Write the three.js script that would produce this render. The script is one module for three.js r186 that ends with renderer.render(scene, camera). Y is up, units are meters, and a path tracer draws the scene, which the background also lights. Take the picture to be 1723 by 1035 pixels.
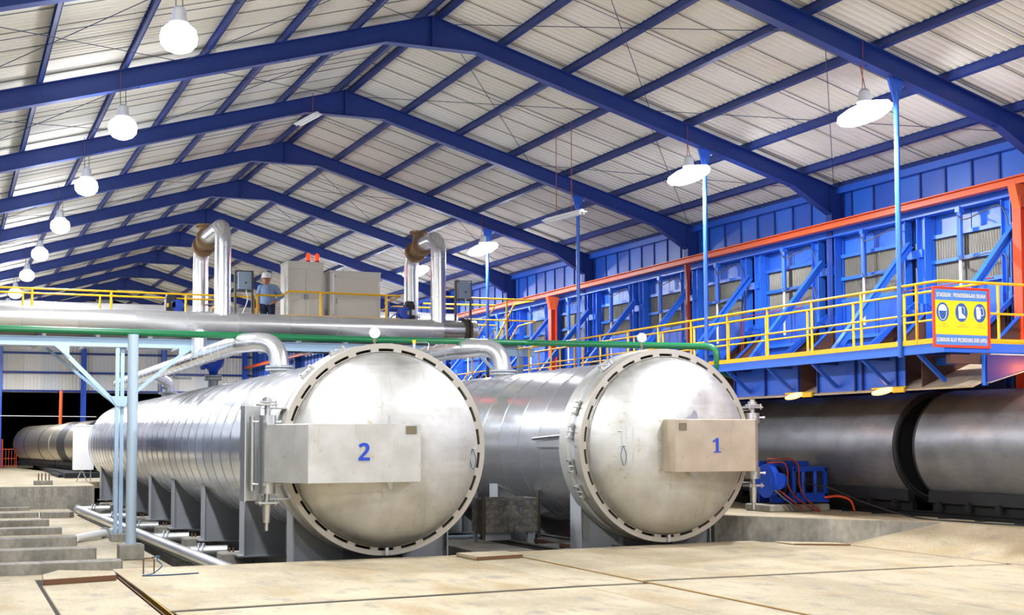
import * as THREE from 'three';
import { mergeGeometries, mergeVertices } from 'three/addons/utils/BufferGeometryUtils.js';
import { RoundedBoxGeometry } from 'three/addons/geometries/RoundedBoxGeometry.js';
import { MarchingCubes } from 'three/addons/objects/MarchingCubes.js';
import { ImprovedNoise } from 'three/addons/math/ImprovedNoise.js';
import { TextGeometry } from 'three/addons/geometries/TextGeometry.js';
import { FontLoader } from 'three/addons/loaders/FontLoader.js';

// ------------------------------------------------------------------ camera, light, exposure
// x = across the hall, y = up (0 = top of the front slab), z = minus the distance down the hall
const scene = new THREE.Scene();
scene.background = new THREE.Color(0x000000);            // night outside
const W = 1723, H = 1035, FPX = 2253.4;
const camera = new THREE.PerspectiveCamera(2 * Math.atan(H / 2 / FPX) * 180 / Math.PI, W / H, 0.1, 400);
camera.position.set(0, 1.8, 0);
camera.rotation.order = 'YXZ';
camera.rotation.set(0.0559, -0.3964, -0.0027);
camera.setViewOffset(W, H, 0, -95.9, W, H);              // lens shift
const renderer = new THREE.WebGLRenderer({ antialias: true });
renderer.toneMapping = THREE.LinearToneMapping;
renderer.toneMappingExposure = 0.36;
renderer.shadowMap.enabled = true;
const LAMP_DOWN = 290, LAMP_ROUND = 38, LAMP_SIDE = 80;                  // high-bay lamps, candela
const LAMP_COLOR = 0xf4f7ff;

// ------------------------------------------------------------------ helpers
const V = (x, y, z) => new THREE.Vector3(x, y, z);
const P = (x, y, D) => new THREE.Vector3(x, y, -D);      // D = distance down the hall
let seed = 7;
const rnd = () => { seed = (seed * 1664525 + 1013904223) >>> 0; return seed / 4294967296; };
const used = {};
function numbered(n) { const k = used[n] = (used[n] ?? -1) + 1; return k ? `${n}_${String(k).padStart(3, '0')}` : n; }
function clean(g) {
  let q = g.index ? g.toNonIndexed() : g;
  for (const k of Object.keys(q.attributes)) if (!['position', 'normal', 'uv'].includes(k)) q.deleteAttribute(k);
  if (!q.attributes.normal) q.computeVertexNormals();
  if (!q.attributes.uv) q.setAttribute('uv', new THREE.BufferAttribute(new Float32Array(q.attributes.position.count * 2), 2));
  return q;
}
function merged(list) { return list.length === 1 ? list[0] : mergeGeometries(list.map(clean)); }
function metricUV(g, s = 1) {                            // uv in metres from the dominant normal
  if (g.index) g = g.toNonIndexed();
  const p = g.attributes.position, n = g.attributes.normal, uv = new Float32Array(p.count * 2);
  for (let i = 0; i < p.count; i++) {
    const ax = Math.abs(n.getX(i)), ay = Math.abs(n.getY(i)), az = Math.abs(n.getZ(i));
    let u, v;
    if (ay >= ax && ay >= az) { u = p.getX(i); v = p.getZ(i); }
    else if (ax >= az) { u = p.getZ(i); v = p.getY(i); }
    else { u = p.getX(i); v = p.getY(i); }
    uv[2 * i] = u * s; uv[2 * i + 1] = v * s;
  }
  g.setAttribute('uv', new THREE.BufferAttribute(uv, 2));
  return g;
}
const SPLIT = new Set(['ring_bracket', 'hinge_barrel', 'stiffener', 'brace', 'end_plate', 'joist', 'cross_beam', 'joint_band', 'lap_band', 'wall_rail', 'door_rail', 'hopper_column', 'rafter_flange', 'groove_edge_angle', 'cover_plate_edge', 'lifting_eye', 'leg', 'side_flange', 'skirt_rib', 'sag_rod', 'bracing_rod', 'toe_board', 'top_rail', 'mid_rail', 'edge_beam', 'hinge_bracket', 'sill', 'anchor_bolt', 'guide_post', 'cladding_band', 'stand', 'handrail', 'cross_tie', 'hydraulic_hose', 'eave_beam', 'flange', 'support', 'lower_wall', 'ground_outside', 'gusset', 'side_plate', 'door_hinge', 'eye']);
function mesh(name, geoms, mat, parent, scaleUV) {
  if (parent && Array.isArray(geoms) && geoms.length > 1 && SPLIT.has(name)) return geoms.map(g => mesh(name, [g], mat, parent, scaleUV))[0];
  let g = Array.isArray(geoms) ? merged(geoms) : geoms;
  if (scaleUV) g = metricUV(g, scaleUV);
  const m = new THREE.Mesh(g, mat);
  m.name = parent ? name : numbered(name);
  m.castShadow = m.receiveShadow = true;
  (parent || scene).add(m);
  return m;
}
function tag(o, label, category, group) { o.userData.label = label; o.userData.category = category; if (group) o.userData.group = group; return o; }
function thing(name, label, category, pos = V(0, 0, 0), group) {
  const o = new THREE.Group(); o.name = numbered(name); o.position.copy(pos); scene.add(o);
  return tag(o, label, category, group);
}
function structure(name) { const o = new THREE.Group(); o.name = name; o.userData.kind = 'structure'; scene.add(o); return o; }
const box = (w, h, d, x = 0, y = 0, z = 0) => new THREE.BoxGeometry(w, h, d).translate(x, y, z);
const rbox = (w, h, d, x = 0, y = 0, z = 0, r = .01) => new RoundedBoxGeometry(w, h, d, 1, r).translate(x, y, z);
const span = (x0, x1, y0, y1, D0, D1) => box(x1 - x0, y1 - y0, D1 - D0, (x0 + x1) / 2, (y0 + y1) / 2, -(D0 + D1) / 2);
function orient(g, a, b, up = V(0, 1, 0)) {              // geometry along +z of length |b-a| centred -> from a to b
  const d = b.clone().sub(a).normalize();
  if (Math.abs(d.dot(up)) > .99) up = V(1, 0, 0);
  const x = up.clone().cross(d).normalize(), y = d.clone().cross(x);
  const m = new THREE.Matrix4().makeBasis(x, y, d);
  m.setPosition(a.clone().add(b).multiplyScalar(.5));
  return g.applyMatrix4(m);
}
const bar = (a, b, w, h, up) => orient(new THREE.BoxGeometry(w, h, a.distanceTo(b)), a, b, up);
const rod = (a, b, r, seg = 10, r2 = r) => orient(new THREE.CylinderGeometry(r2, r, a.distanceTo(b), seg).rotateX(Math.PI / 2), a, b);
function tube(pts, r, seg = 40, rad = 12, closed = false) {
  return new THREE.TubeGeometry(new THREE.CatmullRomCurve3(pts, closed, 'centripetal'), seg, r, rad, closed);
}
function ibeam(a, b, w, h, t = .014, up) {               // I section, depth h
  const L = a.distanceTo(b);
  return orient(merged([box(w, t, L, 0, h / 2 - t / 2), box(w, t, L, 0, -h / 2 + t / 2), box(t * .8, h - 2 * t, L)]), a, b, up);
}
function bend(a, corner, b, r, n = 8) {                  // points of a rounded corner
  const u = a.clone().sub(corner).normalize(), v = b.clone().sub(corner).normalize();
  const p0 = corner.clone().addScaledVector(u, r), p1 = corner.clone().addScaledVector(v, r), out = [];
  for (let i = 0; i <= n; i++) { const t = i / n; out.push(p0.clone().multiplyScalar((1 - t) ** 2).addScaledVector(corner, 2 * t * (1 - t)).addScaledVector(p1, t * t)); }
  return out;
}
class PolyCurve extends THREE.Curve {                    // straight runs, evenly by arc length
  constructor(p) { super(); this.p = p; this.l = [0]; for (let i = 1; i < p.length; i++) this.l.push(this.l[i - 1] + p[i].distanceTo(p[i - 1])); }
  getPoint(t, o = new THREE.Vector3()) { const s = t * this.l.at(-1); let i = 1; while (i < this.p.length - 1 && this.l[i] < s) i++; const k = (s - this.l[i - 1]) / (this.l[i] - this.l[i - 1]); return o.lerpVectors(this.p[i - 1], this.p[i], k); }
}
function pipe(pts, r, rad = 24, step = .15) { const c = new PolyCurve(pts); return new THREE.TubeGeometry(c, Math.max(4, Math.round(c.l.at(-1) / step)), r, rad); }
function pipeBend(path, r, R, rad = 24, n = 8) {         // polyline with rounded corners, exact straight runs
  const pts = [path[0]];
  for (let i = 1; i < path.length - 1; i++) pts.push(...bend(path[i - 1], path[i], path[i + 1], R, n));
  pts.push(path.at(-1));
  return sweep(pts, r, rad);
}
function sweep(pts, r, rad = 16) {                       // rings only at the given points
  const pos = [], idx = [], n = pts.length; let x = null;
  for (let i = 0; i < n; i++) {
    const d = pts[Math.min(i + 1, n - 1)].clone().sub(pts[Math.max(i - 1, 0)]).normalize();
    if (!x) { x = Math.abs(d.y) < .9 ? V(0, 1, 0) : V(1, 0, 0); }
    x = x.clone().addScaledVector(d, -x.dot(d)).normalize();
    const y = d.clone().cross(x);
    for (let k = 0; k <= rad; k++) { const a = k / rad * 2 * Math.PI; const q = pts[i].clone().addScaledVector(x, Math.cos(a) * r).addScaledVector(y, Math.sin(a) * r); pos.push(q.x, q.y, q.z); }
    if (i) for (let k = 0; k < rad; k++) { const a = (i - 1) * (rad + 1) + k, b = a + rad + 1; idx.push(a, a + 1, b, a + 1, b + 1, b); }
  }
  const g = new THREE.BufferGeometry(); g.setAttribute('position', new THREE.Float32BufferAttribute(pos, 3)); g.setIndex(idx); 
  const m = mergeVertices(g); m.computeVertexNormals(); return m;
}
function lathe(profile, seg = 64, axis = 'y') {          // [r, h] pairs
  const g = new THREE.LatheGeometry(profile.map(([r, h]) => new THREE.Vector2(r, h)), seg);
  if (axis === 'z') g.rotateX(Math.PI / 2);
  return g;
}
function flange(c, axisDir, r, t, bolts = 10, bore = 0) {
  const a = c.clone().addScaledVector(axisDir, -t / 2), b = c.clone().addScaledVector(axisDir, t / 2), out = [rod(a, b, r, 28)];
  let x = Math.abs(axisDir.y) < .9 ? V(0, 1, 0) : V(1, 0, 0); const y = axisDir.clone().cross(x).normalize(); x = y.clone().cross(axisDir).normalize();
  for (let i = 0; i < bolts; i++) { const q = i / bolts * 2 * Math.PI, o = x.clone().multiplyScalar(Math.cos(q) * r * .86).addScaledVector(y, Math.sin(q) * r * .86); out.push(rod(a.clone().add(o).addScaledVector(axisDir, -.02), b.clone().add(o).addScaledVector(axisDir, .02), r * .06, 6)); }
  return merged(out);
}
function prism(pts, y0, y1, bevel = .006) {              // plan polygon [x, D] raised from y0 to y1
  const s = new THREE.Shape(pts.map(([x, D]) => new THREE.Vector2(x, D)));
  const g = new THREE.ExtrudeGeometry(s, { depth: y1 - y0 - 2 * bevel, bevelEnabled: bevel > 0, bevelThickness: bevel, bevelSize: bevel, bevelOffset: -bevel, bevelSegments: 1 });
  return g.rotateX(-Math.PI / 2).translate(0, y0 + bevel, 0);
}
function plateXY(pts, D, t = .012) {                     // polygon in x, y with thickness along the hall
  const s = new THREE.Shape(pts.map(([x, y]) => new THREE.Vector2(x, y)));
  return new THREE.ExtrudeGeometry(s, { depth: t, bevelEnabled: false }).translate(0, 0, -D - t / 2);
}
function corrugated(len, width, pitch, amp, seg = 4) {   // ribs along x, waves along z, centred
  const n = Math.round(width / pitch) * seg, pos = [], idx = [], prof = [0, 1, 1, 0];
  for (let i = 0; i <= n; i++) { const z = -width / 2 + i * width / n, y = seg === 4 ? (prof[i % 4] - .5) * amp : Math.sin(i / seg * 2 * Math.PI) * amp / 2; pos.push(-len / 2, y, z, len / 2, y, z); if (i) { const a = 2 * i - 2; idx.push(a, a + 2, a + 1, a + 1, a + 2, a + 3); } }
  const g = new THREE.BufferGeometry(); g.setAttribute('position', new THREE.Float32BufferAttribute(pos, 3)); g.setIndex(idx); g.computeVertexNormals(); return g;
}

// ------------------------------------------------------------------ textures and materials
const noise = new ImprovedNoise();
function fbm(x, y, z, oct = 4) { let s = 0, a = 1, t = 0; for (let i = 0; i < oct; i++) { s += a * noise.noise(x, y, z); t += a; a *= .5; x *= 2.03; y *= 2.03; } return s / t; }
function dataTex(n, fn, srgb = true, rep = 1) {
  const d = new Uint8Array(n * n * 4);
  for (let j = 0; j < n; j++) for (let i = 0; i < n; i++) { const c = fn(i / n, j / n); const k = (j * n + i) * 4; for (let q = 0; q < 3; q++) d[k + q] = Math.max(0, Math.min(255, c[q])); d[k + 3] = 255; }
  const t = new THREE.DataTexture(d, n, n); t.wrapS = t.wrapT = THREE.MirroredRepeatWrapping; t.magFilter = THREE.LinearFilter; t.minFilter = THREE.LinearMipmapLinearFilter; t.generateMipmaps = true;
  if (srgb) t.colorSpace = THREE.SRGBColorSpace; t.repeat.set(rep, rep); t.needsUpdate = true; return t;
}
const mixc = (a, b, t) => a.map((v, i) => v + (b[i] - v) * Math.max(0, Math.min(1, t)));
const concTex = dataTex(768, (u, v) => {
  const big = fbm(u * 5, v * 5, 1.3), mid = fbm(u * 22, v * 9, 4.1), fine = fbm(u * 160, v * 120, 8.8, 2), st = fbm(u * 9 + 30, v * 3, 7.7);
  let c = mixc([196, 186, 160], [226, 216, 192], .5 + big * 1.6);
  c = mixc(c, [190, 166, 126], Math.max(0, st - .08) * 2.0); c = mixc(c, [164, 162, 156], Math.max(0, mid - .1) * 2.0);
  return c.map(q => q + fine * 20);
}, true, 1 / 6);
const greyTex = dataTex(512, (u, v) => {
  const big = fbm(u * 6, v * 6, 2.3), mid = fbm(u * 40, v * 20, 5.1), dr = fbm(u * 14, v * 2, 9.1);
  let c = mixc([126, 122, 112], [160, 154, 141], .5 + big * 1.4); c = mixc(c, [90, 88, 84], Math.max(0, dr - .1) * 1.8);
  return c.map(q => q + mid * 26);
}, true, 1 / 3);
const steelTex = dataTex(512, (u, v) => {
  const a = fbm(u * 4, v * 4, 3.3), b = fbm(u * 30, v * 8, 6.1), s = fbm(u * 70, v * 5, 1.7, 2);
  let c = mixc([112, 115, 122], [150, 151, 154], .5 + a * 1.2 + b * .4); c = mixc(c, [100, 88, 80], Math.max(0, b - .2) * 1.2); if (s > .5) c = mixc(c, [170, 172, 176], (s - .5) * 3);
  return c;
}, true, 1 / 3);
const rustTex = dataTex(256, (u, v) => {
  const a = fbm(u * 7, v * 7, 3.3), b = fbm(u * 16 + 9, v * 16, 6.1);
  let c = mixc([78, 78, 82], [122, 118, 110], .5 + a * 1.5); return mixc(c, [168, 150, 116], Math.max(0, b) * 1.6);
}, true, 1 / 1.2);
const doorRough = dataTex(512, (u, v) => { const a = fbm(u * 5, v * 5, 12.3), b = fbm(u * 3, v * 60, 2.2, 2), k = 165 + a * 90 + b * 26; return [k, k, k]; }, false, 1 / 3);
const doorTex = dataTex(512, (u, v) => {
  const a = fbm(u * 6, v * 6, 22.3), b = fbm(u * 26, v * 26, 5.2, 3), s = fbm(u * 50, v * 4, 15, 2);
  let c = mixc([196, 194, 188], [222, 222, 220], .5 + a * 1.3); c = mixc(c, [188, 164, 128], Math.max(0, b - .28) * 2.2); return mixc(c, [160, 158, 154], Math.max(0, s - .3) * 1.2);
}, true, 1 / 3);
const waveTex = dataTex(256, (u, v) => { const k = 128 + fbm(u * 4, v * 5, 3.9, 3) * 170; return [k, k, k]; }, false, 1);
const woodTex = dataTex(256, (u, v) => { const a = fbm(u * 3, v * 30, 3.1), b = fbm(u * 8, v * 8, 1.1); return mixc([176, 152, 122], [208, 188, 160], .5 + a + b * .5); }, true, 1 / 1.5);

const std = (color, roughness = .6, metalness = 0, extra = {}) => new THREE.MeshStandardMaterial({ color, roughness, metalness, ...extra });
const M = {
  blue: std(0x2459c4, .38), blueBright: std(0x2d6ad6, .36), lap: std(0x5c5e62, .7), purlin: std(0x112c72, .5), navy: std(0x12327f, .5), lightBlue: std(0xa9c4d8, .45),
  poleBlue: std(0x2f63bf, .35), roof: std(0xe0dcd0, .62, 0, { side: THREE.DoubleSide }), roof2: std(0xd9d5c8, .62, 0, { side: THREE.DoubleSide }), roof3: std(0xe4e1d8, .58, 0, { side: THREE.DoubleSide }),
  ridge: std(0xc4c6c8, .6), rodGrey: std(0x33405c, .6, .3), wire: std(0x6f6a60, .6, .4), redRod: std(0x9a4a28, .7),
  conc: std(0xd0cabd, .82, 0, { map: concTex }), grey: std(0xffffff, .88, 0, { map: greyTex }), dark: std(0x17140f, .95), pit: std(0x5d5a54, .95, 0, { map: greyTex }),
  rustEdge: std(0x6b4a30, .9), yellowEdge: std(0xa8841c, .8), grooveDark: std(0x2b241b, .95),
  clad: new THREE.MeshStandardMaterial({ color: 0xdcdee0, roughness: .22, metalness: .82, bumpMap: waveTex, bumpScale: .0035 }),
  clad2: new THREE.MeshStandardMaterial({ color: 0xd4d6d8, roughness: .26, metalness: .82, bumpMap: waveTex, bumpScale: .004 }),
  clad3: new THREE.MeshStandardMaterial({ color: 0xe2e2e0, roughness: .2, metalness: .82, bumpMap: waveTex, bumpScale: .003 }),
  pipeClad: std(0xe6e6e4, .24, .8), pipeClad2: std(0xdcdcda, .3, .8),
  door: new THREE.MeshStandardMaterial({ color: 0xf2f2f0, roughness: .85, metalness: .95, map: doorTex, roughnessMap: doorRough }),
  ss: std(0xcfd0cf, .34, .9), ssPlate: std(0xf0f0ee, .45, .45, { map: doorTex }), ssWarm: std(0xecdac4, .42, .5, { map: doorTex }), greyPaint: std(0x9fa3a6, .5, .2), ringGrey: std(0xb9b8b2, .45, .5), lockRing: std(0xb4aea2, .45, .6),
  saddle: std(0x8f9294, .5, .35), black: std(0x0c0c0d, .8), blackSteel: std(0xffffff, .4, .6, { map: steelTex }), blackSteelSm: std(0x2b2c30, .55, .4), bandLight: std(0xb8ad98, .32, .85), bucket: std(0xffffff, .8, .1, { map: rustTex }),
  yellow: std(0xf0b400, .4), orange: std(0xdf6028, .45), orangeSm: std(0xd9481c, .5), green: std(0x0f6b3c, .38), brown: std(0x5a3b30, .8), brownValve: std(0x8a6f50, .7, .3), flangeBrown: std(0x4a4034, .8, .3),
  cabinet: std(0xcfc9ba, .5), boxGrey: std(0x8b99a8, .5, .3), post: std(0x5c5a56, .6, .3), white: std(0xeeeeee, .5), valveBlue: std(0x1546b8, .4), actBlack: std(0x202328, .5), actYellow: std(0xe8b800, .5),
  sheetWall: std(0xd6d8d6, .6, 0, { side: THREE.DoubleSide }), sheetGrey: std(0x69655a, .42, .3, { side: THREE.DoubleSide }), sheetAmber: std(0xb08a30, .45, .2, { side: THREE.DoubleSide }), wood: std(0xffffff, .75, 0, { map: woodTex }),
  number: std(0x123fae, .55), brass: std(0x7d745e, .5, .6), glassWhite: std(0xf4f4f2, .3), hoseRed: std(0x8e2f22, .5), cable: std(0x24262a, .6), cord: std(0x2a4a6a, .6),
  skin: std(0xb9795a, .6), shirt: std(0x7d97b8, .8), trousers: std(0x1a2440, .85), helmet: std(0xf2f2ee, .35), boot: std(0x17130f, .7), fence: std(0xc04a20, .6),
  lampGlow: new THREE.MeshStandardMaterial({ color: 0xffffff, emissive: LAMP_COLOR, emissiveIntensity: 9, roughness: .4 }), housing: std(0xd4d8dc, .4, .3),
  redGlow: new THREE.MeshStandardMaterial({ color: 0xff4020, emissive: 0xff2a08, emissiveIntensity: 7, roughness: .4 }), sodium: new THREE.MeshStandardMaterial({ color: 0xffb060, emissive: 0xffa860, emissiveIntensity: 14, roughness: .4 }),
  tubeWhite: std(0xf5f5f5, .4),
};

// ------------------------------------------------------------------ floor
{
  const floor = structure('floor');
  const T = -.12;
  const slab = pts => mesh('floor_slab', prism(pts, T, 0, .008), M.conc, floor, 1);
  slab([[-1.2, 2], [1.04, 2], [1.04, 18.5], [-1.2, 18.3]]);
  slab([[1.09, 2], [2.06, 2], [2.04, 18.2], [1.08, 17.9]]);
  slab([[2.17, 2], [7.19, 2], [7.19, 14.86], [2.2, 14.42]]);
  slab([[2.17, 14.62], [7.19, 15.06], [7.16, 19.72], [2.12, 19.6]]);
  slab([[7.2, 2], [8.08, 2], [8.08, 14.86], [7.2, 14.87]]);
  slab([[7.2, 15.07], [8.08, 15.03], [8.08, 19.9], [7.17, 19.72]]);
  slab([[8.17, 2], [13.14, 2], [13.14, 15.08], [8.17, 15.1]]);
  slab([[8.17, 15.28], [13.14, 15.24], [13.1, 20.3], [12.6, 20.38], [8.15, 19.95]]);
  slab([[13.15, 2], [14.02, 2], [14.02, 15.0], [13.15, 15.06]]);
  slab([[13.15, 15.18], [14.02, 15.12], [14.02, 19.25], [13.11, 20.0]]);
  slab([[14.09, 2], [18.2, 2], [18.2, 20], [14.09, 19.2]]);
  // rusty steel angles that edge the rail grooves, and the bed below the joints
  const ed = [], ry = [];
  ed.push(span(2.06, 2.075, -.1, .004, 2, 18.4), span(8.083, 8.095, -.1, .004, 2, 19.85), span(14.02, 14.03, -.1, .003, 2, 19.2));
  ry.push(span(2.15, 2.167, -.09, -.004, 2, 18.9), span(8.152, 8.168, -.09, -.004, 2, 19.6), span(14.075, 14.088, -.09, -.004, 2, 17));
  mesh('groove_edge_angle', ed, M.rustEdge, floor); mesh('groove_edge_angle', ry, M.yellowEdge, floor);
  mesh('groove_dirt', [prism([[2.18, 14.38], [7.2, 14.82], [8.08, 14.83], [8.1, 15.06], [7.2, 15.1], [2.18, 14.66]], -.1, -.012, 0), prism([[8.17, 15.06], [13.15, 15.04], [14.02, 14.98], [14.02, 15.14], [13.15, 15.22], [8.17, 15.3]], -.1, -.012, 0), span(1.04, 1.09, -.1, -.01, 2, 18.4)], M.grooveDark, floor);
  mesh('groove_bed', [span(-1.2, 18.2, -.3, -.09, 2, 19.4)], M.grooveDark, floor);
  // cover plates on the groove ends
  const cov = (pts, h) => { mesh('cover_plate', prism(pts.map(([x, d]) => [x, d]), .004, h, .012), M.conc, floor, 1); };
  cov([[1.09, 17.75], [2.0, 18.0], [2.04, 18.55], [1.35, 18.95], [1.12, 18.4]], .075);
  cov([[7.25, 18.7], [8.05, 18.85], [8.06, 19.5], [7.22, 19.5]], .06);
  cov([[13.2, 19.2], [13.98, 18.7], [13.98, 19.1], [13.2, 19.75]], .03);
  mesh('cover_plate_edge', [bar(P(1.1, .038, 17.74), P(2.0, .038, 17.985), .02, .065), bar(P(7.25, .03, 18.69), P(8.05, .03, 18.84), .02, .05), bar(P(13.2, .015, 19.19), P(13.98, .015, 18.69), .02, .024)], M.rustEdge, floor);
  // lower floor on the left, with its trench, and the pit under the vessels
  mesh('lower_floor', [prism([[-1.2, 18], [2.5, 18.4], [3.6, 19.5], [3.95, 24], [3.95, 32], [3.86, 50.2], [-1.2, 50.2]], -.75, -.6, .01)], M.conc, floor, 1);
  mesh('trench_bed', [span(3.5, 4.5, -1.3, -1.2, 18, 51)], M.dark, floor);
  mesh('trench_wall', [span(3.72, 3.84, -1.2, -.76, 19.6, 50)], M.pit, floor, 1);
  mesh('pit_floor', [span(4.3, 13.2, -.85, -.65, 19.2, 62)], M.pit, floor, 1);
  mesh('pit_kerb', [span(4.17, 4.45, -1.2, -.6, 19.6, 50)], M.grey, floor, 1);
  mesh('pit_front_wall', [span(2.2, 12.7, -1.2, -.13, 19.2, 19.5)], M.pit, floor, 1);
  // concrete block between the vessels carrying the rail bed
  mesh('rail_bed', [prism([[8.18, 20.1], [9.3, 20.1], [9.35, 25], [8.42, 25]], -.65, -.1, .01)], M.grey, floor, 1);
  // raised ground on the right and the slope up to it
  const g = new THREE.BufferGeometry();
  const q = [[14.2, 0, 19.12], [15.1, .42, 17.72], [15.1, .42, 2], [14.2, .002, 2]];
  g.setAttribute('position', new THREE.Float32BufferAttribute(q.flatMap(([x, y, D]) => [x, y, -D]), 3)); g.setIndex([0, 3, 2, 0, 2, 1]); g.computeVertexNormals();
  mesh('slope', [g], M.conc, floor, 1);
  mesh('raised_ground', [prism([[15.08, 2], [19, 2], [19, 62], [12.94, 62], [12.91, 21.22], [14.24, 19.16], [15.1, 17.8]], .3, .42, .004)], M.conc, floor, 1);
  mesh('pit_side_wall', [prism([[12.88, 62], [12.85, 21.18], [14.18, 19.1], [15.06, 17.74], [15.14, 17.8], [13.1, 21.25], [13.1, 62]], -.8, .412, .0)], M.grey, floor, 1);
  // far ground on the left behind the retaining wall
  mesh('far_ground', [prism([[-1.2, 50], [4.72, 49.8], [4.9, 54], [13, 62], [19, 62], [19, 95], [-1.2, 95]], -.05, .2, .01)], M.conc, floor, 1);
  mesh('retaining_wall', [prism([[-1.2, 49.98], [4.74, 49.78], [4.9, 53], [4.6, 53], [4.5, 50.2], [-1.2, 50.3]], -.7, .195, .01)], M.grey, floor, 1);
  mesh('ground_outside', [span(-60, 80, -.6, -.3, 95, 180), span(19, 80, -.6, -.3, -10, 95), span(-60, -1.2, -.9, -.75, -10, 95)], M.dark, floor);
  mesh('floor_behind_camera', [span(-1.2, 18.2, -.12, 0, -6, 2)], M.conc, floor, 1);
}
// low concrete beams stepping back across the lower floor
{
  const bs = [[2.957, 25.58, .2], [2.772, 28.45, .23], [2.70, 32.14, .21], [2.686, 36.42, .17], [2.6, 39.96, .18], [2.578, 44.5, .16], [2.554, 49.0, .12]];
  const ord = ['nearest', 'second nearest', 'third nearest', 'middle', 'third farthest', 'second farthest', 'farthest'];
  bs.forEach(([x, D, h], i) => {
    const m = mesh('concrete_beam', [prism([[-1.15, D + .03], [x - .03, D], [x, D + .04], [x, D + .5], [-1.15, D + .5]], -.62, -.6 + h, .012)], M.grey, null, 1);
    tag(m, `grey concrete floor beam at the left edge, ${ord[i]} of seven stepped beams`, 'concrete beam', 'low concrete beams on the lower floor');
  });
  const m = mesh('concrete_beam', [prism([[2.62, 44.0], [3.45, 43.9], [3.62, 44.3], [3.5, 44.6], [2.62, 44.6]], -.62, -.42, .012)], M.grey, null, 1);
  tag(m, 'short loose concrete beam lying between the stepped beams and the floor drain pipe', 'concrete beam');
}

// ------------------------------------------------------------------ roof, portal frames, walls
const RX = 8.19, SL = .288, HALF = 9.27, RISE = .0095;
const ridgeY = D => 9.74 + RISE * (D - 23.45);
const roofY = (x, D) => ridgeY(D) - SL * Math.abs(x - RX);
const frames = []; for (let n = -1; n < 10; n++) frames.push(23.45 + 6 * n);
{
  const ceiling = structure('ceiling');
  const L = HALF * Math.hypot(1, SL) + .45, ang = Math.atan(SL);
  const sheet = corrugated(L, 1.02, .17, .058);
  const lapG = box(L, .006, .014, 0, -.031, .505);
  const mats = [M.roof, M.roof2, M.roof3, M.roof];
  for (let k = 0; k < 86; k++) for (const s of [-1, 1]) {
    const D = -2 + k, cx = RX + s * (HALF / 2 + .22);
    const m = mesh('roof_sheet', sheet, mats[Math.floor(rnd() * 4)], ceiling);
    m.position.set(cx, roofY(cx, D) + .19 + (k % 2) * .006, -D); m.rotation.z = -s * ang;
    const e = mesh('lap_edge', lapG, M.lap, m); e.castShadow = false;
  }
  for (const s of [-1, 1]) {
    const x0 = RX, x1 = RX + s * .42;
    mesh('ridge_cap', [bar(P(RX + s * .2, roofY(RX + s * .2, -2) + .23, -2), P(RX + s * .2, roofY(RX + s * .2, 84) + .23, 84), .44, .006, V(-s * -SL, 1, 0))], M.ridge, ceiling);
    for (const o of [.14, 1.43, 2.80, 4.17, 5.54, 6.91, 8.28, 9.2]) {
      const x = RX + s * o, up = V(s * SL, 1, 0).normalize();
      const a = P(x, roofY(x, -2) + .085, -2), b = P(x, roofY(x, 84) + .085, 84);
      mesh('purlin', [bar(a, b, .012, .15, up), bar(a.clone().add(V(.025 * s, .07, 0)), b.clone().add(V(.025 * s, .07, 0)), .06, .012, up), bar(a.clone().add(V(.025 * s, -.075, 0)), b.clone().add(V(.025 * s, -.075, 0)), .06, .012, up)], M.purlin, ceiling);
    }
  }
  // sag rods between the purlins and cross bracing between the frames
  const offs = [.14, 1.43, 2.80, 4.17, 5.54, 6.91, 8.28, 9.2];
  frames.forEach((D, i) => {
    for (const s of [-1, 1]) {
      const sag = [];
      for (let k = 0; k < 7; k++) { const a = RX + s * offs[k], b = RX + s * offs[k + 1], Ds = D + 3; sag.push(rod(P(a, roofY(a, Ds) + .07, Ds), P(b, roofY(b, Ds) + .07, Ds), .006, 5)); }
      mesh('sag_rod', sag, M.rodGrey, ceiling);
      if (i % 3 !== 2) {
        const br = [];
        for (const [o0, o1] of [[.3, 4.6], [4.6, 9.0]]) { const a = RX + s * o0, b = RX + s * o1; br.push(rod(P(a, roofY(a, D) - .05, D + .1), P(b, roofY(b, D + 6) - .05, D + 5.9), .007, 5), rod(P(b, roofY(b, D) - .05, D + .1), P(a, roofY(a, D + 6) - .05, D + 5.9), .007, 5)); }
        mesh('bracing_rod', br, M.rodGrey, ceiling);
      }
    }
  });
}
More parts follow.
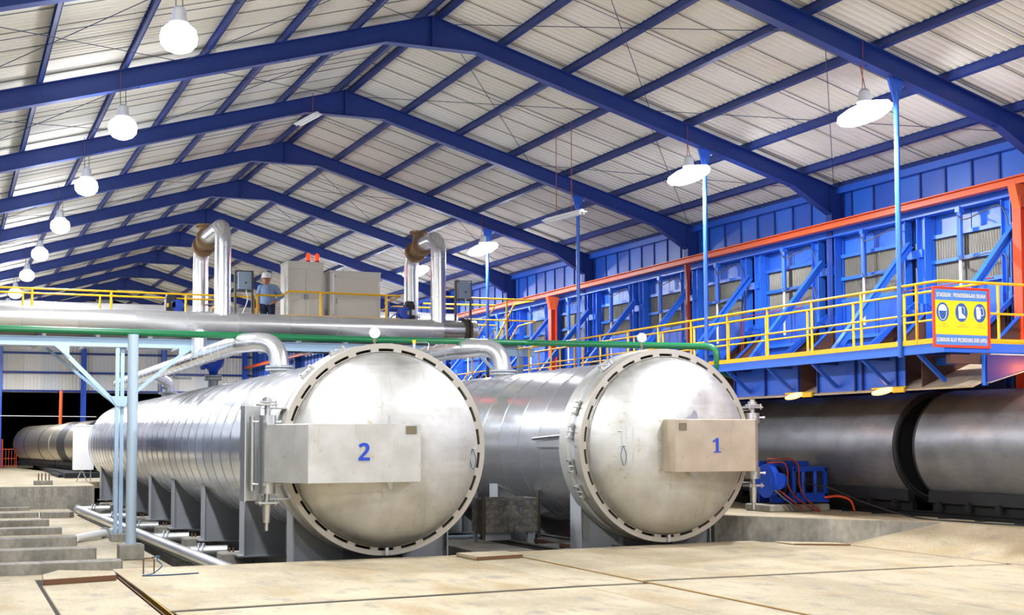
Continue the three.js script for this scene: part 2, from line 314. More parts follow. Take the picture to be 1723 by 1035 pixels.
{
  const nth = ['nearest, cut by the picture top', 'second', 'third', 'fourth', 'fifth', 'sixth', 'seventh', 'eighth', 'ninth', 'tenth', 'last before the end wall'];
  frames.forEach((D, i) => {
    const f = thing('portal_frame', `blue steel roof frame across the hall, ${nth[i]} from the camera`, 'roof frame', P(RX, 0, D), 'blue portal frames of the hall');
    const R = ridgeY(D), dep = .33, xe = HALF - .02;
    for (const s of [-1, 1]) {
      const pr = [[0, R], [s * xe, R - SL * xe], [s * xe, R - SL * xe - .75], [s * (xe - .32), R - SL * xe - .52], [s * (xe - 1.25), R - SL * (xe - 1.25) - dep], [s * .9, R - SL * .9 - dep], [0, R - SL * .9 - dep]];
      mesh('rafter_web', plateXY(pr, 0, .012), M.navy, f);
      const up = V(s * SL, 1, 0).normalize();
      const fl = (x0, y0, x1, y1) => bar(V(s * x0, y0, 0), V(s * x1, y1, 0), .2, .016, up);
      mesh('rafter_flange', [bar(V(0, R, 0), V(s * xe, R - SL * xe, 0), .2, .016, up)], M.navy, f);
      mesh('rafter_flange', [fl(.9, R - SL * .9 - dep, xe - 1.25, R - SL * (xe - 1.25) - dep), fl(0, R - SL * .9 - dep, .9, R - SL * .9 - dep), fl(xe - 1.25, R - SL * (xe - 1.25) - dep, xe - .32, R - SL * xe - .52)], M.navy, f);
      const st = [];
      for (const o of [.9, 2.8, 5.4, xe - 1.25]) { const y = R - SL * o; st.push(box(.19, dep, .014, s * o, y - dep / 2, 0).applyMatrix4(new THREE.Matrix4())); }
      mesh('stiffener', st.map(g => g), M.navy, f);
      const yb = s > 0 ? .42 : -.6;
      mesh('column', [ibeam(V(s * (xe - .16), yb, 0), V(s * (xe - .16), R - SL * xe + .05, 0), .2, .32, .016, V(s, 0, 0))], M.navy, f);
    }
    mesh('ridge_plate', [box(.03, .56, .2, 0, R - .29, 0)], M.navy, f);
  });
}
{ // end wall: sheeting over an open bottom, night beyond
  const D = 84.2, wall = structure('wall_far');
  const yb = 4.66;
  for (let k = 0; k < 19; k++) {
    const x = -1.05 + k * 1.0 + .5, h = roofY(x, D) + .1 - yb;
    const m = mesh('wall_sheet', corrugated(h, 1.02, .204, .03), [M.sheetWall, M.roof2, M.roof3][k % 3], wall);
    m.rotation.set(Math.PI / 2, 0, Math.PI / 2, 'YXZ'); m.position.set(x, yb + h / 2, -D - (k % 2) * .006);
    m.rotation.set(0, 0, 0); m.quaternion.setFromRotationMatrix(new THREE.Matrix4().makeBasis(V(0, 1, 0), V(0, 0, 1), V(1, 0, 0)));
  }
  for (const y of [4.75, 5.85, 7.0, 8.1, 9.2]) mesh('wall_rail', [span(-1.1, 17.4, y - .06, y + .06, D - .22, D - .06)], M.navy, wall);
  for (const x of [-1, 2.55, 7.26, 11.97, 16.9]) mesh('wall_post', [ibeam(P(x, .2, D - .4), P(x, Math.min(roofY(x, D), 9.8), D - .4), .3, .3, .02)], M.blue, wall);
  mesh('guard_wire', [rod(P(-1.1, 3.28, D - .7), P(8, 3.22, D - .7), .025, 6)], M.white, wall);
}
{ // left wall: sheeting above an open lower half
  const wall = structure('wall_left');
  mesh('wall_sheet', [corrugated(86, 3.6, .2, .03).rotateX(Math.PI / 2).rotateY(Math.PI / 2).translate(-1.22, 5.2, -41)], M.sheetWall, wall).userData.kind = 'stuff';
  mesh('wall_rail', [span(-1.2, -1.1, 3.4, 3.5, -2, 84), span(-1.2, -1.1, 5, 5.1, -2, 84)], M.navy, wall);
}
{ // wall behind the camera
  const wall = structure('wall_back');
  mesh('wall_sheet', [plateXY([[-1.2, 0], [17.6, 0], [17.6, 6.9], [RX, 9.5], [-1.2, 6.9]], -2.5, .03)], M.sheetWall, wall);
}
const bays = []; for (let k = -1; k < 12; k++) bays.push(18.0 + 2.83 * k);
{ // right wall: blue plates above the crane rail
  const wall = structure('wall_right');
  for (let D = 13; D < 84; D += .72) { const y0 = 5.6, y1 = roofY(17.44, D) + .05; mesh('wall_plate', span(17.46, 17.475, y0, y1, D + .012, D + .708), D % 1.44 < .7 ? M.blue : M.blueBright, wall); mesh('batten', span(17.43, 17.47, y0, y1, D - .02, D + .02), M.navy, wall); }
  mesh('wall_plate', [span(17.476, 17.55, 2.5, 7.1, 12, 84.4)], M.navy, wall);
  mesh('eave_beam', [bar(P(17.36, roofY(17.4, 12) - .02, 12), P(17.36, roofY(17.4, 84) - .02, 84), .12, .14)], M.blue, wall);
  mesh('lower_wall', [span(17.55, 17.7, .42, 2.6, 2, 12), span(17.56, 17.7, 2.6, 7.2, -2, 12)], M.navy, wall);
}

// ------------------------------------------------------------------ fruit hopper along the right wall
{
  const hop = thing('fruit_hopper', 'long blue steel fruit hopper with hydraulic doors and slanting chutes along the right wall', 'hopper', V(0, 0, 0));
  const X = 17.2, XP = 17.36, D0 = 13.5, D1 = 52;
  const sheetG = corrugated(.44, 1.96, .07, .03), amberG = corrugated(.44, .42, .07, .03);
  const vert = new THREE.Matrix4().makeBasis(V(0, 1, 0), V(-1, 0, 0), V(0, 0, 1));
  for (const g of [sheetG, amberG]) g.applyMatrix4(vert);
  const plateA = rbox(.012, .5, .96, 0, 0, 0, .003), plateB = rbox(.012, 1.55, .96, 0, 0, 0, .003);
  const put = (name, g, m, x, y, D) => { const o = mesh(name, g, m, hop); o.position.set(x, y, -D); return o; };
  mesh('top_beam', [ibeam(P(X - .05, 6.12, D0), P(X - .05, 6.12, D1), .2, .16, .016), bar(P(X - .1, 6.33, D0), P(X - .1, 6.33, D1), .06, .1)], M.blueBright, hop);
  bays.forEach((D, k) => {
    const col = [];
    for (const s of [-.29, .29]) col.push(ibeam(P(X, 2.5, D + s), P(X, 6.05, D + s), .17, .24, .014, V(0, 0, 1)));
    for (const y of [5.35, 4.3, 3.55]) col.push(span(X - .06, X + .06, y - .08, y + .08, D - .29, D + .29));
    mesh('hopper_column', col, M.blueBright, hop);
    mesh('brace', [ibeam(P(X - .1, 5.55, D), P(15.2, 3.33, D), .12, .13, .012)], M.blueBright, hop);
    // door panel of the bay
    const a = D + .42, mid = D + 1.415;
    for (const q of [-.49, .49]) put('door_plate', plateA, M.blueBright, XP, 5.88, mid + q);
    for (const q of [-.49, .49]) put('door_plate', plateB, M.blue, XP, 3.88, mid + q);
    for (const y of [5.385, 4.915]) { put('door_sheet', sheetG, M.sheetGrey, XP - .01, y, mid); put('door_sheet', amberG, k % 2 ? M.sheetAmber : M.sheetGrey, XP + .03, y, D); }
    const rl = []; for (const y of [5.63, 5.15, 4.68, 3.9]) rl.push(span(XP - .1, XP - .01, y - .035, y + .035, a, D + 2.41));
    for (const q of [.42, 2.41]) rl.push(span(XP - .06, XP - .01, 3.1, 6.1, D + q - .02, D + q + .02));
    mesh('door_rail', rl, M.blueBright, hop);
    const cy = mesh('hydraulic_cylinder', [rod(P(X - .12, 6.0, mid), P(X - .12, 5.1, mid), .055, 12), span(X - .18, X - .06, 5.96, 6.06, mid - .06, mid + .06), rod(P(X - .12, 5.14, mid), P(X - .12, 5.08, mid), .07, 12)], M.blueBright, hop);
    mesh('piston_rod', [rod(P(X - .12, 5.1, mid), P(X - .12, 4.1, mid), .028, 8)], M.white, cy);
    mesh('hydraulic_hose', [tube([P(X - .17, 5.9, mid), P(X - .25, 5.78, mid - .25), P(X - .2, 5.86, mid - .7), P(X - .2, 5.9, D + .3), P(X - .2, 5.6, D + .12), P(X - .2, 4.6, D + .1)], .012, 30, 6), tube([P(X - .17, 5.15, mid), P(X - .25, 5.05, mid - .3), P(X - .2, 5.1, mid - .8), P(X - .2, 5.02, D + .2), P(X - .2, 4.2, D + .16), P(X - .2, 3.6, D + .16)], .012, 30, 6)], M.post, hop);
    if (k === 2 || k === 4) for (const [o, y] of [[.1, 4.6], [.18, 4.52]]) mesh('hydraulic_pipe', sweep([P(X - .45, 3.3, D - .35 + o), P(X - .45, y, D - .35 + o), P(X - .45, y, D - 2.6)], .014, 6), M.hoseRed, hop);
    // chute: side walls, sloping floor board, skirt
    if (k < 11) {
      const s0 = D + .30, s1 = D + 2.53;
      const side = Ds => plateXY([[X, 4.2], [X, 3.65], [14.72, 2.62], [14.72, 3.25], [16.1, 3.25]], Ds, .02);
      if (k) mesh('side_wall', [side(s0)], M.brown, hop); mesh('side_wall', [side(s1)], M.brown, hop);
      mesh('side_flange', [bar(P(X, 4.22, s0), P(16.1, 3.27, s0), .1, .012, V(0, 1, 0)), bar(P(X, 4.22, s1), P(16.1, 3.27, s1), .1, .012, V(0, 1, 0)), bar(P(X, 4.3, s0 - .14), P(15.9, 3.3, s0 - .14), .05, .08), bar(P(X, 4.42, s0 - .34), P(15.75, 3.3, s0 - .34), .05, .08)], M.blue, hop);
      mesh('floor_board', [bar(P(X, 3.62, k ? D + 1.415 : 17.23), P(14.66, 2.605, k ? D + 1.415 : 17.23), k ? 2.83 : 1.55, .03)], M.wood, hop, 1);
      if (k > 0) {
        for (const q of [-.57, .57]) { const o = mesh('skirt_plate', rbox(.014, .62, 1.11, 0, 0, 0, .003), M.blue, hop); o.position.set(14.72, 2.94, -(D + 1.415 + q)); }
        mesh('skirt_rib', [span(14.66, 14.72, 2.63, 3.25, D + 1.40, D + 1.43), span(14.67, 14.72, 2.63, 3.25, s0 - .01, s0 + .015), span(14.67, 14.72, 2.63, 3.25, s1 - .015, s1 + .01)], M.navy, hop);
      }
    }
  });
  mesh('skirt_plate', [span(14.72, 14.734, 2.64, 3.25, 18.12, 20.4)], M.blue, hop);
  mesh('skirt_rib', [span(14.66, 14.72, 2.64, 3.25, 19.2, 19.23)], M.navy, hop);
  mesh('chute_header', [span(15.0, 15.06, 3.0, 3.12, 16.7, 18.0)], M.blueBright, hop);
  mesh('gusset', [plateXY([[14.86, 2.66], [14.86, 3.1], [16.4, 3.1], [16.4, 3.08]], 16.35, .014)], M.purlin, hop);
  mesh('gusset_flange', [bar(P(14.86, 2.66, 16.33), P(16.4, 3.08, 16.33), .1, .012)], M.greyPaint, hop);
  mesh('end_post', [ibeam(P(14.86, 2.62, 16.4), P(14.86, 3.1, 16.4), .06, .07)], M.blueBright, hop);
}
{ // orange crane rail and its posts
  const r = tag(mesh('crane_rail', [ibeam(P(16.9, 6.24, 12), P(16.9, 6.3, 84), .16, .15, .02)], M.orange), 'long orange beam running the length of the blue right wall', 'beam');
  r.name = 'orange_beam';
  [[17.7, 'nearest orange steel post, at the right edge beside the safety sign'], [29.0, 'middle orange post in front of the blue hopper'], [37.15, 'far orange post rising above the green pipe']].forEach(([D, l]) => {
    const t = thing('orange_post', l, 'post', P(16.9, 0, D), 'orange posts under the orange beam');
    const k = D === 29 ? .4 : 1;
    mesh('shaft', [ibeam(V(0, .42, 0), V(0, 5.95, 0), .2 * k, .2 * k, .02)], k < 1 ? M.hoseRed : M.orangeSm, t);
    mesh('head_plate', [plateXY([[-.1 * k, 5.75], [.1 * k, 5.75], [.2 * k, 6.15], [-.2 * k, 6.15]], 0, .18 * k)], k < 1 ? M.hoseRed : M.orange, t);
  });
}
// ------------------------------------------------------------------ right platform
{
  const xf = 14.1, xb = 15.0, D0 = 16.5, D1 = 38;
  const p = thing('platform', 'blue steel walkway deck with yellow toe boards below the hopper doors', 'platform', V(0, 0, 0));
  mesh('edge_beam', [span(xf, xf + .07, 3.13, 3.28, D0, D1), span(xf, 16.2, 3.13, 3.28, D0 - .07, D0)], M.blueBright, p);
  mesh('deck_plate', [span(xf + .02, xb + .25, 3.27, 3.29, D0, D1)], M.navy, p);
  mesh('cross_beam', Array.from({ length: 15 }, (_, i) => span(xf + .07, xb + .2, 3.12, 3.26, 17.1 + i * 1.42, 17.18 + i * 1.42)), M.navy, p);
  mesh('end_beam', [span(xf + .15, 16.9, 2.96, 3.1, D0 - .04, D0 + .06)], M.brown, p);
  mesh('toe_board', [span(xf - .01, xf + .01, 3.28, 3.36, D0, D1), span(xf, 16.4, 3.28, 3.36, D0 - .02, D0)], M.yellow, p);
  for (let i = 0; i < 14; i++) { const D = 17.1 + i * 1.42; mesh('bracket', [bar(P(xf + .06, 3.14, D), P(14.68, 2.72, D), .06, .06)], M.blue, p); }
  const rail = (name, label, x, ends) => {
    const t = thing(name, label, 'railing', V(0, 0, 0));
    const y = [4.24, 3.76];
    mesh('top_rail', [rod(P(x, y[0], D0), P(x, y[0], D1), .022, 8), ...(ends ? [rod(P(x, y[0], D0), P(16.8, y[0], D0 - .02), .022, 8)] : [])], M.yellow, t);
    mesh('mid_rail', [rod(P(x, y[1], D0), P(x, y[1], D1), .018, 8), ...(ends ? [rod(P(x, y[1], D0), P(16.8, y[1], D0 - .02), .018, 8)] : [])], M.yellow, t);
    for (let i = 0; i < 15; i++) { const D = D0 + .55 + i * 1.405; if (D < D1) mesh('post', [rod(P(x, 3.29, D), P(x, y[0], D), .024, 8)], M.yellow, t); }
    if (ends) for (const xx of [15.25, 16.3]) mesh('post', [rod(P(xx, 3.29, D0), P(xx, y[0], D0), .022, 8)], M.yellow, t);
  };
  rail('railing', 'yellow handrail along the front edge of the right platform, turning behind the sign', xf, true);
  rail('railing', 'yellow handrail on the hopper side of the right platform, behind the front one', xb, false);
}
// hanger poles from the roof frames
[[17.45, 3.1, 'nearest pale blue hanger pole, left of the safety sign'], [23.45, 2.9, 'pale blue hanger pole just behind the right vessel and the green pipe elbow'], [29.45, 3.2, 'blue hanger pole above the flange of the right vessel'], [35.45, 3.2, 'farthest blue hanger pole, beside the small grey box on rusty stands']].forEach(([D, yb, l]) => {
  const t = thing('hanger_pole', l, 'pole', P(14.08, 0, D - .02), 'hanger poles under the roof frames');
  const yt = roofY(14.08, D) - .34;
  mesh('shaft', [rod(V(0, yb, 0), V(0, yt - .2, 0), .045, 14)], M.poleBlue, t);
  mesh('gusset', [plateXY([[-.03, yt - .4], [.03, yt - .4], [.16, yt], [-.16, yt]], 0, .05)], M.blue, t);
});

// ------------------------------------------------------------------ safety sign
{
  const cv = document.createElement('canvas'); cv.width = 1090; cv.height = 930; const c = cv.getContext('2d');
  c.fillStyle = '#d8401c'; c.fillRect(0, 0, 1090, 930);
  c.fillStyle = '#4f86cf'; c.fillRect(28, 28, 1034, 170); c.fillRect(28, 740, 1034, 162);
  c.fillStyle = '#ffd60a'; c.fillRect(28, 200, 1034, 538);
  c.textAlign = 'center'; c.textBaseline = 'middle';
  const words = (s, y, px, w) => { c.save(); c.font = `bold ${px}px sans-serif`; const k = w / c.measureText(s).width; c.translate(545, y); c.scale(k, 1); c.lineWidth = 9; c.strokeStyle = '#3c4a52'; c.strokeText(s, 0, 0); c.fillStyle = '#f0ead6'; c.fillText(s, 0, 0); c.restore(); };
  words('STASIUN : PENERIMAAN BUAH', 115, 92, 980); words('GUNAKAN ALAT PELINDUNG DIRI (APD)', 822, 92, 1000);
  for (const x of [175, 545, 910]) { c.beginPath(); c.ellipse(x, 385, 122, 150, 0, 0, 7); c.fillStyle = '#3a5f9c'; c.fill(); }
  c.fillStyle = '#eef0ee'; c.strokeStyle = '#eef0ee'; c.lineWidth = 10;
  c.beginPath(); c.arc(175, 350, 82, Math.PI, 0); c.lineTo(262, 366); c.lineTo(88, 366); c.fill();
  c.beginPath(); c.moveTo(100, 376); c.quadraticCurveTo(105, 500, 175, 510); c.quadraticCurveTo(245, 500, 250, 376); c.stroke();
  c.beginPath(); c.moveTo(485, 290); c.lineTo(545, 290); c.lineTo(552, 400); c.quadraticCurveTo(600, 420, 625, 455); c.lineTo(620, 478); c.lineTo(488, 478); c.fill();
  c.beginPath(); c.moveTo(560, 300); c.lineTo(600, 300); c.lineTo(606, 400); c.lineWidth = 7; c.stroke();
  c.save(); c.translate(895, 400); c.rotate(-.12); c.beginPath(); c.roundRect(-52, -60, 80, 140, 22); c.fill(); c.beginPath(); c.roundRect(-46, -115, 18, 70, 9); c.roundRect(-22, -125, 18, 80, 9); c.roundRect(2, -115, 18, 70, 9); c.fill(); c.lineWidth = 9; c.beginPath(); c.roundRect(34, -100, 60, 130, 24); c.stroke(); c.restore();
  c.fillStyle = '#8a7a3a'; c.font = 'bold 25px sans-serif';
  [['Gunakan', 'Topi Keselamatan', 190], ['Gunakan', 'Sepatu Keselamatan', 560], ['Gunakan', 'Sarung Tangan', 915]].forEach(([a, b, x]) => { c.fillText(a, x, 575); c.fillText(b, x, 612); });
  const tex = new THREE.CanvasTexture(cv); tex.colorSpace = THREE.SRGBColorSpace;
  const t = thing('safety_sign', 'yellow and blue safety sign with three round pictograms in a red frame', 'sign', P(14.44, 3.67, 16.42));
  mesh('panel', [rbox(1.09, .93, .02, 0, 0, -.012, .004)], M.orangeSm, t);
  const f = mesh('printed_face', new THREE.PlaneGeometry(1.075, .915).translate(0, 0, .003), new THREE.MeshStandardMaterial({ map: tex, roughness: .45 }), t); f.castShadow = false;
  const fr = .022; mesh('frame', [rbox(1.11, fr, .034, 0, .46, 0, .004), rbox(1.11, fr, .034, 0, -.46, 0, .004), rbox(fr, .93, .034, -.545, 0, 0, .004), rbox(fr, .93, .034, .545, 0, 0, .004)], M.orangeSm, t);
  t.rotation.y = 0;
}

// ------------------------------------------------------------------ sterilizer vessels
const font = await new FontLoader().loadAsync('fonts/droid/droid_sans_bold.typeface.json');
const serif = await new FontLoader().loadAsync('fonts/droid/droid_serif_bold.typeface.json');
const R0 = 1.5;                                          // cladding radius
function arcSlot(r0, r1, a0, a1) { const p = new THREE.Path(); p.absarc(0, 0, r1, a0, a1, false); p.absarc(0, 0, r0, a1, a0, true); p.closePath(); return p; }
function vessel(x, y, D, label, far, side) {
  const t = thing('sterilizer_vessel', label, 'pressure vessel', P(x, y, D));
  // cladding, one sheet ring after another
  const Lb = far - D - 1.15, n = 33, w = Lb / n;
  const bands = [0, 1, 2].map(k => { const g = lathe([[R0 - .012, w + .03], [R0 - .002 + k * .003, w + .02], [R0 + .001 + k * .002, w - .02], [R0 + k * .003, w * .5], [R0 + .003, .03], [R0 + .012, .022], [R0 + .012, 0], [R0 - .006, -.012]], 96, 'z'); const p = g.attributes.position, uv = g.attributes.uv; for (let i = 0; i < p.count; i++) { uv.setXY(i, uv.getX(i) * 6 + k * .37, p.getZ(i) * .8 + k * .21); } return g; });
  for (let i = 0; i < n; i++) { const m = mesh('cladding_band', bands[(i * 2) % 3], [M.clad, M.clad2, M.clad, M.clad3, M.clad][i % 5], t); m.position.z = -1.0 - (i + 1) * w; m.rotation.z = i * .7; }
  const dishBack = []; for (let i = 0; i <= 14; i++) { const a = i / 14 * Math.PI / 2; dishBack.push([R0 * Math.sin(a), -.75 * Math.cos(a)]); }
  mesh('far_head', lathe(dishBack, 64, 'z').translate(0, 0, -1.0 - Lb), M.clad, t);
  // body rings in front
  mesh('shell_ring', lathe([[1.4, -1.02], [1.5, -1.01], [1.535, -.99], [1.545, -.78], [1.6, -.74], [1.655, -.72], [1.66, -.7], [1.66, -.42], [1.655, -.4], [1.6, -.39], [1.59, -.3], [1.4, -.3]], 96, 'z'), M.ringGrey, t);
  mesh('shell_flange', lathe([[1.4, -.3], [1.625, -.3], [1.63, -.28], [1.63, -.14], [1.62, -.12], [1.4, -.12]], 96, 'z'), M.greyPaint, t);
  const ring = new THREE.Shape(); ring.absarc(0, 0, 1.65, 0, Math.PI * 2, false);
  const hole = new THREE.Path(); hole.absarc(0, 0, 1.515, 0, Math.PI * 2, true); ring.holes.push(hole);
  const NS = 26; for (let i = 0; i < NS; i++) { const a = (i + .5) / NS * 2 * Math.PI; ring.holes.push(arcSlot(1.527, 1.566, a - .078, a + .078)); }
  mesh('locking_ring', new THREE.ExtrudeGeometry(ring, { depth: .2, curveSegments: 96, bevelEnabled: true, bevelSize: .006, bevelThickness: .006, bevelSegments: 1, bevelOffset: -.006 }).translate(0, 0, -.12), M.lockRing, t);
  mesh('ring_recess', lathe([[1.4, -.115], [1.62, -.115], [1.62, -.02], [1.4, -.02]], 64, 'z'), M.black, t);
  // dished door
  const dish = []; const rr = 1.505, dep = .62;
  for (let i = 0; i <= 26; i++) { const a = (1 - i / 26) * Math.PI / 2; dish.push([Math.max(.0001, rr * Math.sin(a)), .05 + dep * Math.pow(Math.cos(a), .85)]); }
  const dg = lathe([[1.38, -.02], [1.505, -.02], ...dish], 96, 'z');
  { const p = dg.attributes.position, uv = dg.attributes.uv; for (let i = 0; i < p.count; i++) uv.setXY(i, p.getX(i) + 5, p.getY(i) + 3); }
  const door = mesh('door', dg, M.door, t);
  mesh('door_rim', lathe([[1.512, .0], [1.515, .07], [1.5, .095], [1.48, .1], [1.47, .085], [1.48, .06]], 96, 'z'), M.ss, door);
  // saddles
  for (const d of [.75, 4.55, 8.7, 12.9, 16.9, 21.4, 25.6, 29.8]) {
    if (d > far - D - 1.2) continue;
    const z = -d, hw = 1.28, yb = -y - .33 + (d < 1 ? -.02 : 0), s = mesh('saddle', [box(2 * hw + .2, .03, .5, 0, yb + .015, z - .1)], M.saddle, t);
    const sh = new THREE.Shape(); sh.moveTo(-hw, yb + .03); sh.lineTo(hw, yb + .03); sh.lineTo(hw, -Math.sqrt(R0 * R0 - hw * hw) + .04); sh.absarc(0, 0, R0 - .005, -Math.acos(hw / R0), -Math.PI + Math.acos(hw / R0), true); sh.lineTo(-hw, yb + .03);
    mesh('web', new THREE.ExtrudeGeometry(sh, { depth: .02, bevelEnabled: false, curveSegments: 32 }).translate(0, 0, z), M.saddle, s);
    const fl = [];
    for (const q of [-1, 1]) { const yt = -Math.sqrt(R0 * R0 - hw * hw) + .03; fl.push(box(.02, yt - yb - .03, .42, q * hw, (yt + yb + .03) / 2, z - .1)); fl.push(box(.016, .52, .2, q * .55, yb + .27, z + .08 - .2)); fl.push(box(.016, -Math.sqrt(R0 * R0 - .3) - yb, .14, q * .5, (yb - Math.sqrt(R0 * R0 - .3)) / 2, z + .08)); }
    mesh('stiffener', fl, M.greyPaint, s);
  }
  // hinge and door arm (side = -1: hinge on the left)
  const hx = side * 1.8, arm = mesh('door_arm', [side < 0
    ? prism([[-1.47, -1.02], [.25, -1.02], [.3, -.42], [-1.0, -.34], [-1.75, .06], [-1.93, .0], [-1.9, -.1]].map(([a, d]) => [a, d]), -.49, .38, .008)
    : prism([[-.36, -1.02], [1.17, -1.02], [1.86, -.04], [1.72, .12], [1.1, -.36], [-.38, -.42]].map(([a, d]) => [a, d]), -.44, .43, .008)], side < 0 ? M.ssPlate : M.ssWarm, t);
  const txt = new TextGeometry(side < 0 ? '2' : '1', { font: side < 0 ? font : serif, size: side < 0 ? .26 : .24, depth: .003, curveSegments: 6 }); txt.computeBoundingBox(); const bb = txt.boundingBox; txt.translate(-(bb.min.x + bb.max.x) / 2, -(bb.min.y + bb.max.y) / 2, 0);
  const num = mesh('painted_number', txt, M.number, arm); num.position.set(side < 0 ? -.63 : .42, side < 0 ? -.03 : 0, 1.027);
  mesh('name_plate', rbox(side < 0 ? .17 : .14, .12, .006, side < 0 ? .1 : -.22, side < 0 ? .29 : .31, 1.03, .002), M.brass, arm);
  mesh('lifting_eye', [plateXY(side < 0 ? [[-.19, .38], [-.15, .38], [-.15, .5], [-.18, .5]] : [[-.1, .43], [.22, .43], [.2, .56], [.14, .58], [.1, .5]], -.75, .02), plateXY(side < 0 ? [[-.2, -.49], [-.1, -.49], [-.12, -.6], [-.15, -.6]] : [[.05, -.44], [.22, -.44], [.2, -.55], [.14, -.55]], -.75, .02)], M.ss, arm);
  mesh('hinge_barrel', side < 0 ? [rod(V(hx - .04, -.66, -.02), V(hx - .04, .52, -.02), .13, 24)] : [rod(V(hx, .38, -.04), V(hx, .56, -.04), .13, 24), rod(V(hx, -.6, -.04), V(hx, -.4, -.04), .13, 24)], M.ss, t);
  const h2 = side < 0 ? hx - .04 : hx;
  const bl = []; for (const yy of side < 0 ? [-.52, .42] : [-.5, .48]) for (let k = 0; k < 4; k++) { const a = k * Math.PI / 2 + .4; bl.push(rod(V(h2 + .1 * Math.cos(a), yy, -.03 + .1 * Math.sin(a)), V(h2 + .2 * Math.cos(a), yy, -.03 + .2 * Math.sin(a)), .014, 8), rod(V(h2 + .18 * Math.cos(a), yy, -.03 + .18 * Math.sin(a)), V(h2 + .215 * Math.cos(a), yy, -.03 + .215 * Math.sin(a)), .024, 6)); }
  mesh('hinge_bolt', bl, M.ss, t);
  const yT = side < 0 ? .68 : .66, yB = side < 0 ? -.8 : -.72;
  mesh('hinge_pin', [rod(V(h2, -.98, -.03), V(h2, .8, -.03), .045, 16), rod(V(h2, yB - .3, -.03), V(h2, yB, -.03), .05, 16, .075), rod(V(h2, yB - .42, -.03), V(h2, yB - .26, -.03), .03, 12), rod(V(h2, yT + .04, -.03), V(h2, yT + .1, -.03), .08, 16)], M.ss, t);
  mesh('hinge_bracket', [
    rbox(.3, .035, .24, h2, yT, -.03), rbox(.2, .03, .17, h2, yT + .04, -.03), rbox(.3, .035, .24, h2, yB, -.03),
    box(.62, .02, .3, h2 - side * .3, yT - .05, -.24), box(.62, .02, .3, h2 - side * .3, yB + .05, -.24),
    ...(side < 0 ? [box(.02, 1.45, .34, h2 - .3, -.06, -.34), box(.3, 1.45, .02, h2 - .15, -.06, -.5), rod(V(h2 - .2, -.62, -.16), V(h2 - .2, .5, -.16), .045, 12)] : []),
    ...[-.115, .115].flatMap(q => [rod(V(h2 + q, yT - .04, .06), V(h2 + q, yT + .06, .06), .016, 6), rod(V(h2 + q, yB - .04, .06), V(h2 + q, yB + .05, .06), .016, 6)])], M.ss, t);
  // interlock handles on the door and brackets on the ring
  const hxx = side < 0 ? 1.32 : -1.08, hz = side < 0 ? .3 : .46;
  const hd = mesh('interlock_handle', [rod(V(hxx, -.02, hz + .05), V(hxx, .24, hz + .03), .014, 8), rod(V(hxx - .06, .24, hz + .04), V(hxx + .05, .24, hz + .04), .01, 6), rod(V(hxx - .05, 0, hz), V(hxx + .05, 0, hz + .1), .01, 6)], M.ss, door);
  mesh('cord_loop', tube([V(hxx, 0, hz + .09), V(hxx - .045, -.16, hz + .1), V(hxx + .01, -.33, hz + .1), V(hxx + .055, -.18, hz + .1), V(hxx + .01, 0, hz + .09)], .006, 24, 6), M.cord, hd);
  const bk = [];
  for (const a of side < 0 ? [2.0, 2.35, -.02, .5] : [2.75, 3.0, 3.35, 3.62, 2.2]) { const c = Math.cos(a), s = Math.sin(a), m = new THREE.Matrix4().makeRotationZ(a).setPosition(c * 1.66, s * 1.66, -.24); bk.push(merged([box(.05, .26, .09, .01, 0, 0).applyMatrix4(m), rod(V(c * 1.7, s * 1.7, -.3), V(c * 1.7, s * 1.7, -.12), .014, 6), box(.09, .03, .12, .03, .1, 0).applyMatrix4(m), box(.09, .03, .12, .03, -.1, 0).applyMatrix4(m)])); }
  mesh('ring_bracket', bk, M.ss, t);
  mesh('drain_lug', [box(.05, .12, .1, 0, -1.58, .1), rod(V(0, -1.47, .08), V(0, -1.47, .18), .02, 8)], M.ss, t);
  if (side > 0) { mesh('locking_lever', [rod(V(-1.6, .12, -1.95), V(-1.55, .2, -.25), .035, 10), box(.04, .1, 1.1, -1.54, .02, -1.4), bar(V(-1.62, .2, -.42), V(-1.66, -.02, -.05), .02, .05)], M.ss, t); }
  // sight-level bands low on the shell
  return t;
}
const vesselLeft = vessel(6.25, 1.655, 20.1, 'long silver steam vessel on the left, blue 2 on its domed door', 52.5, -1);
const vesselRight = vessel(11.29, 1.695, 20.22, 'long silver steam vessel on the right, blue 1 on its domed door', 52.5, 1);

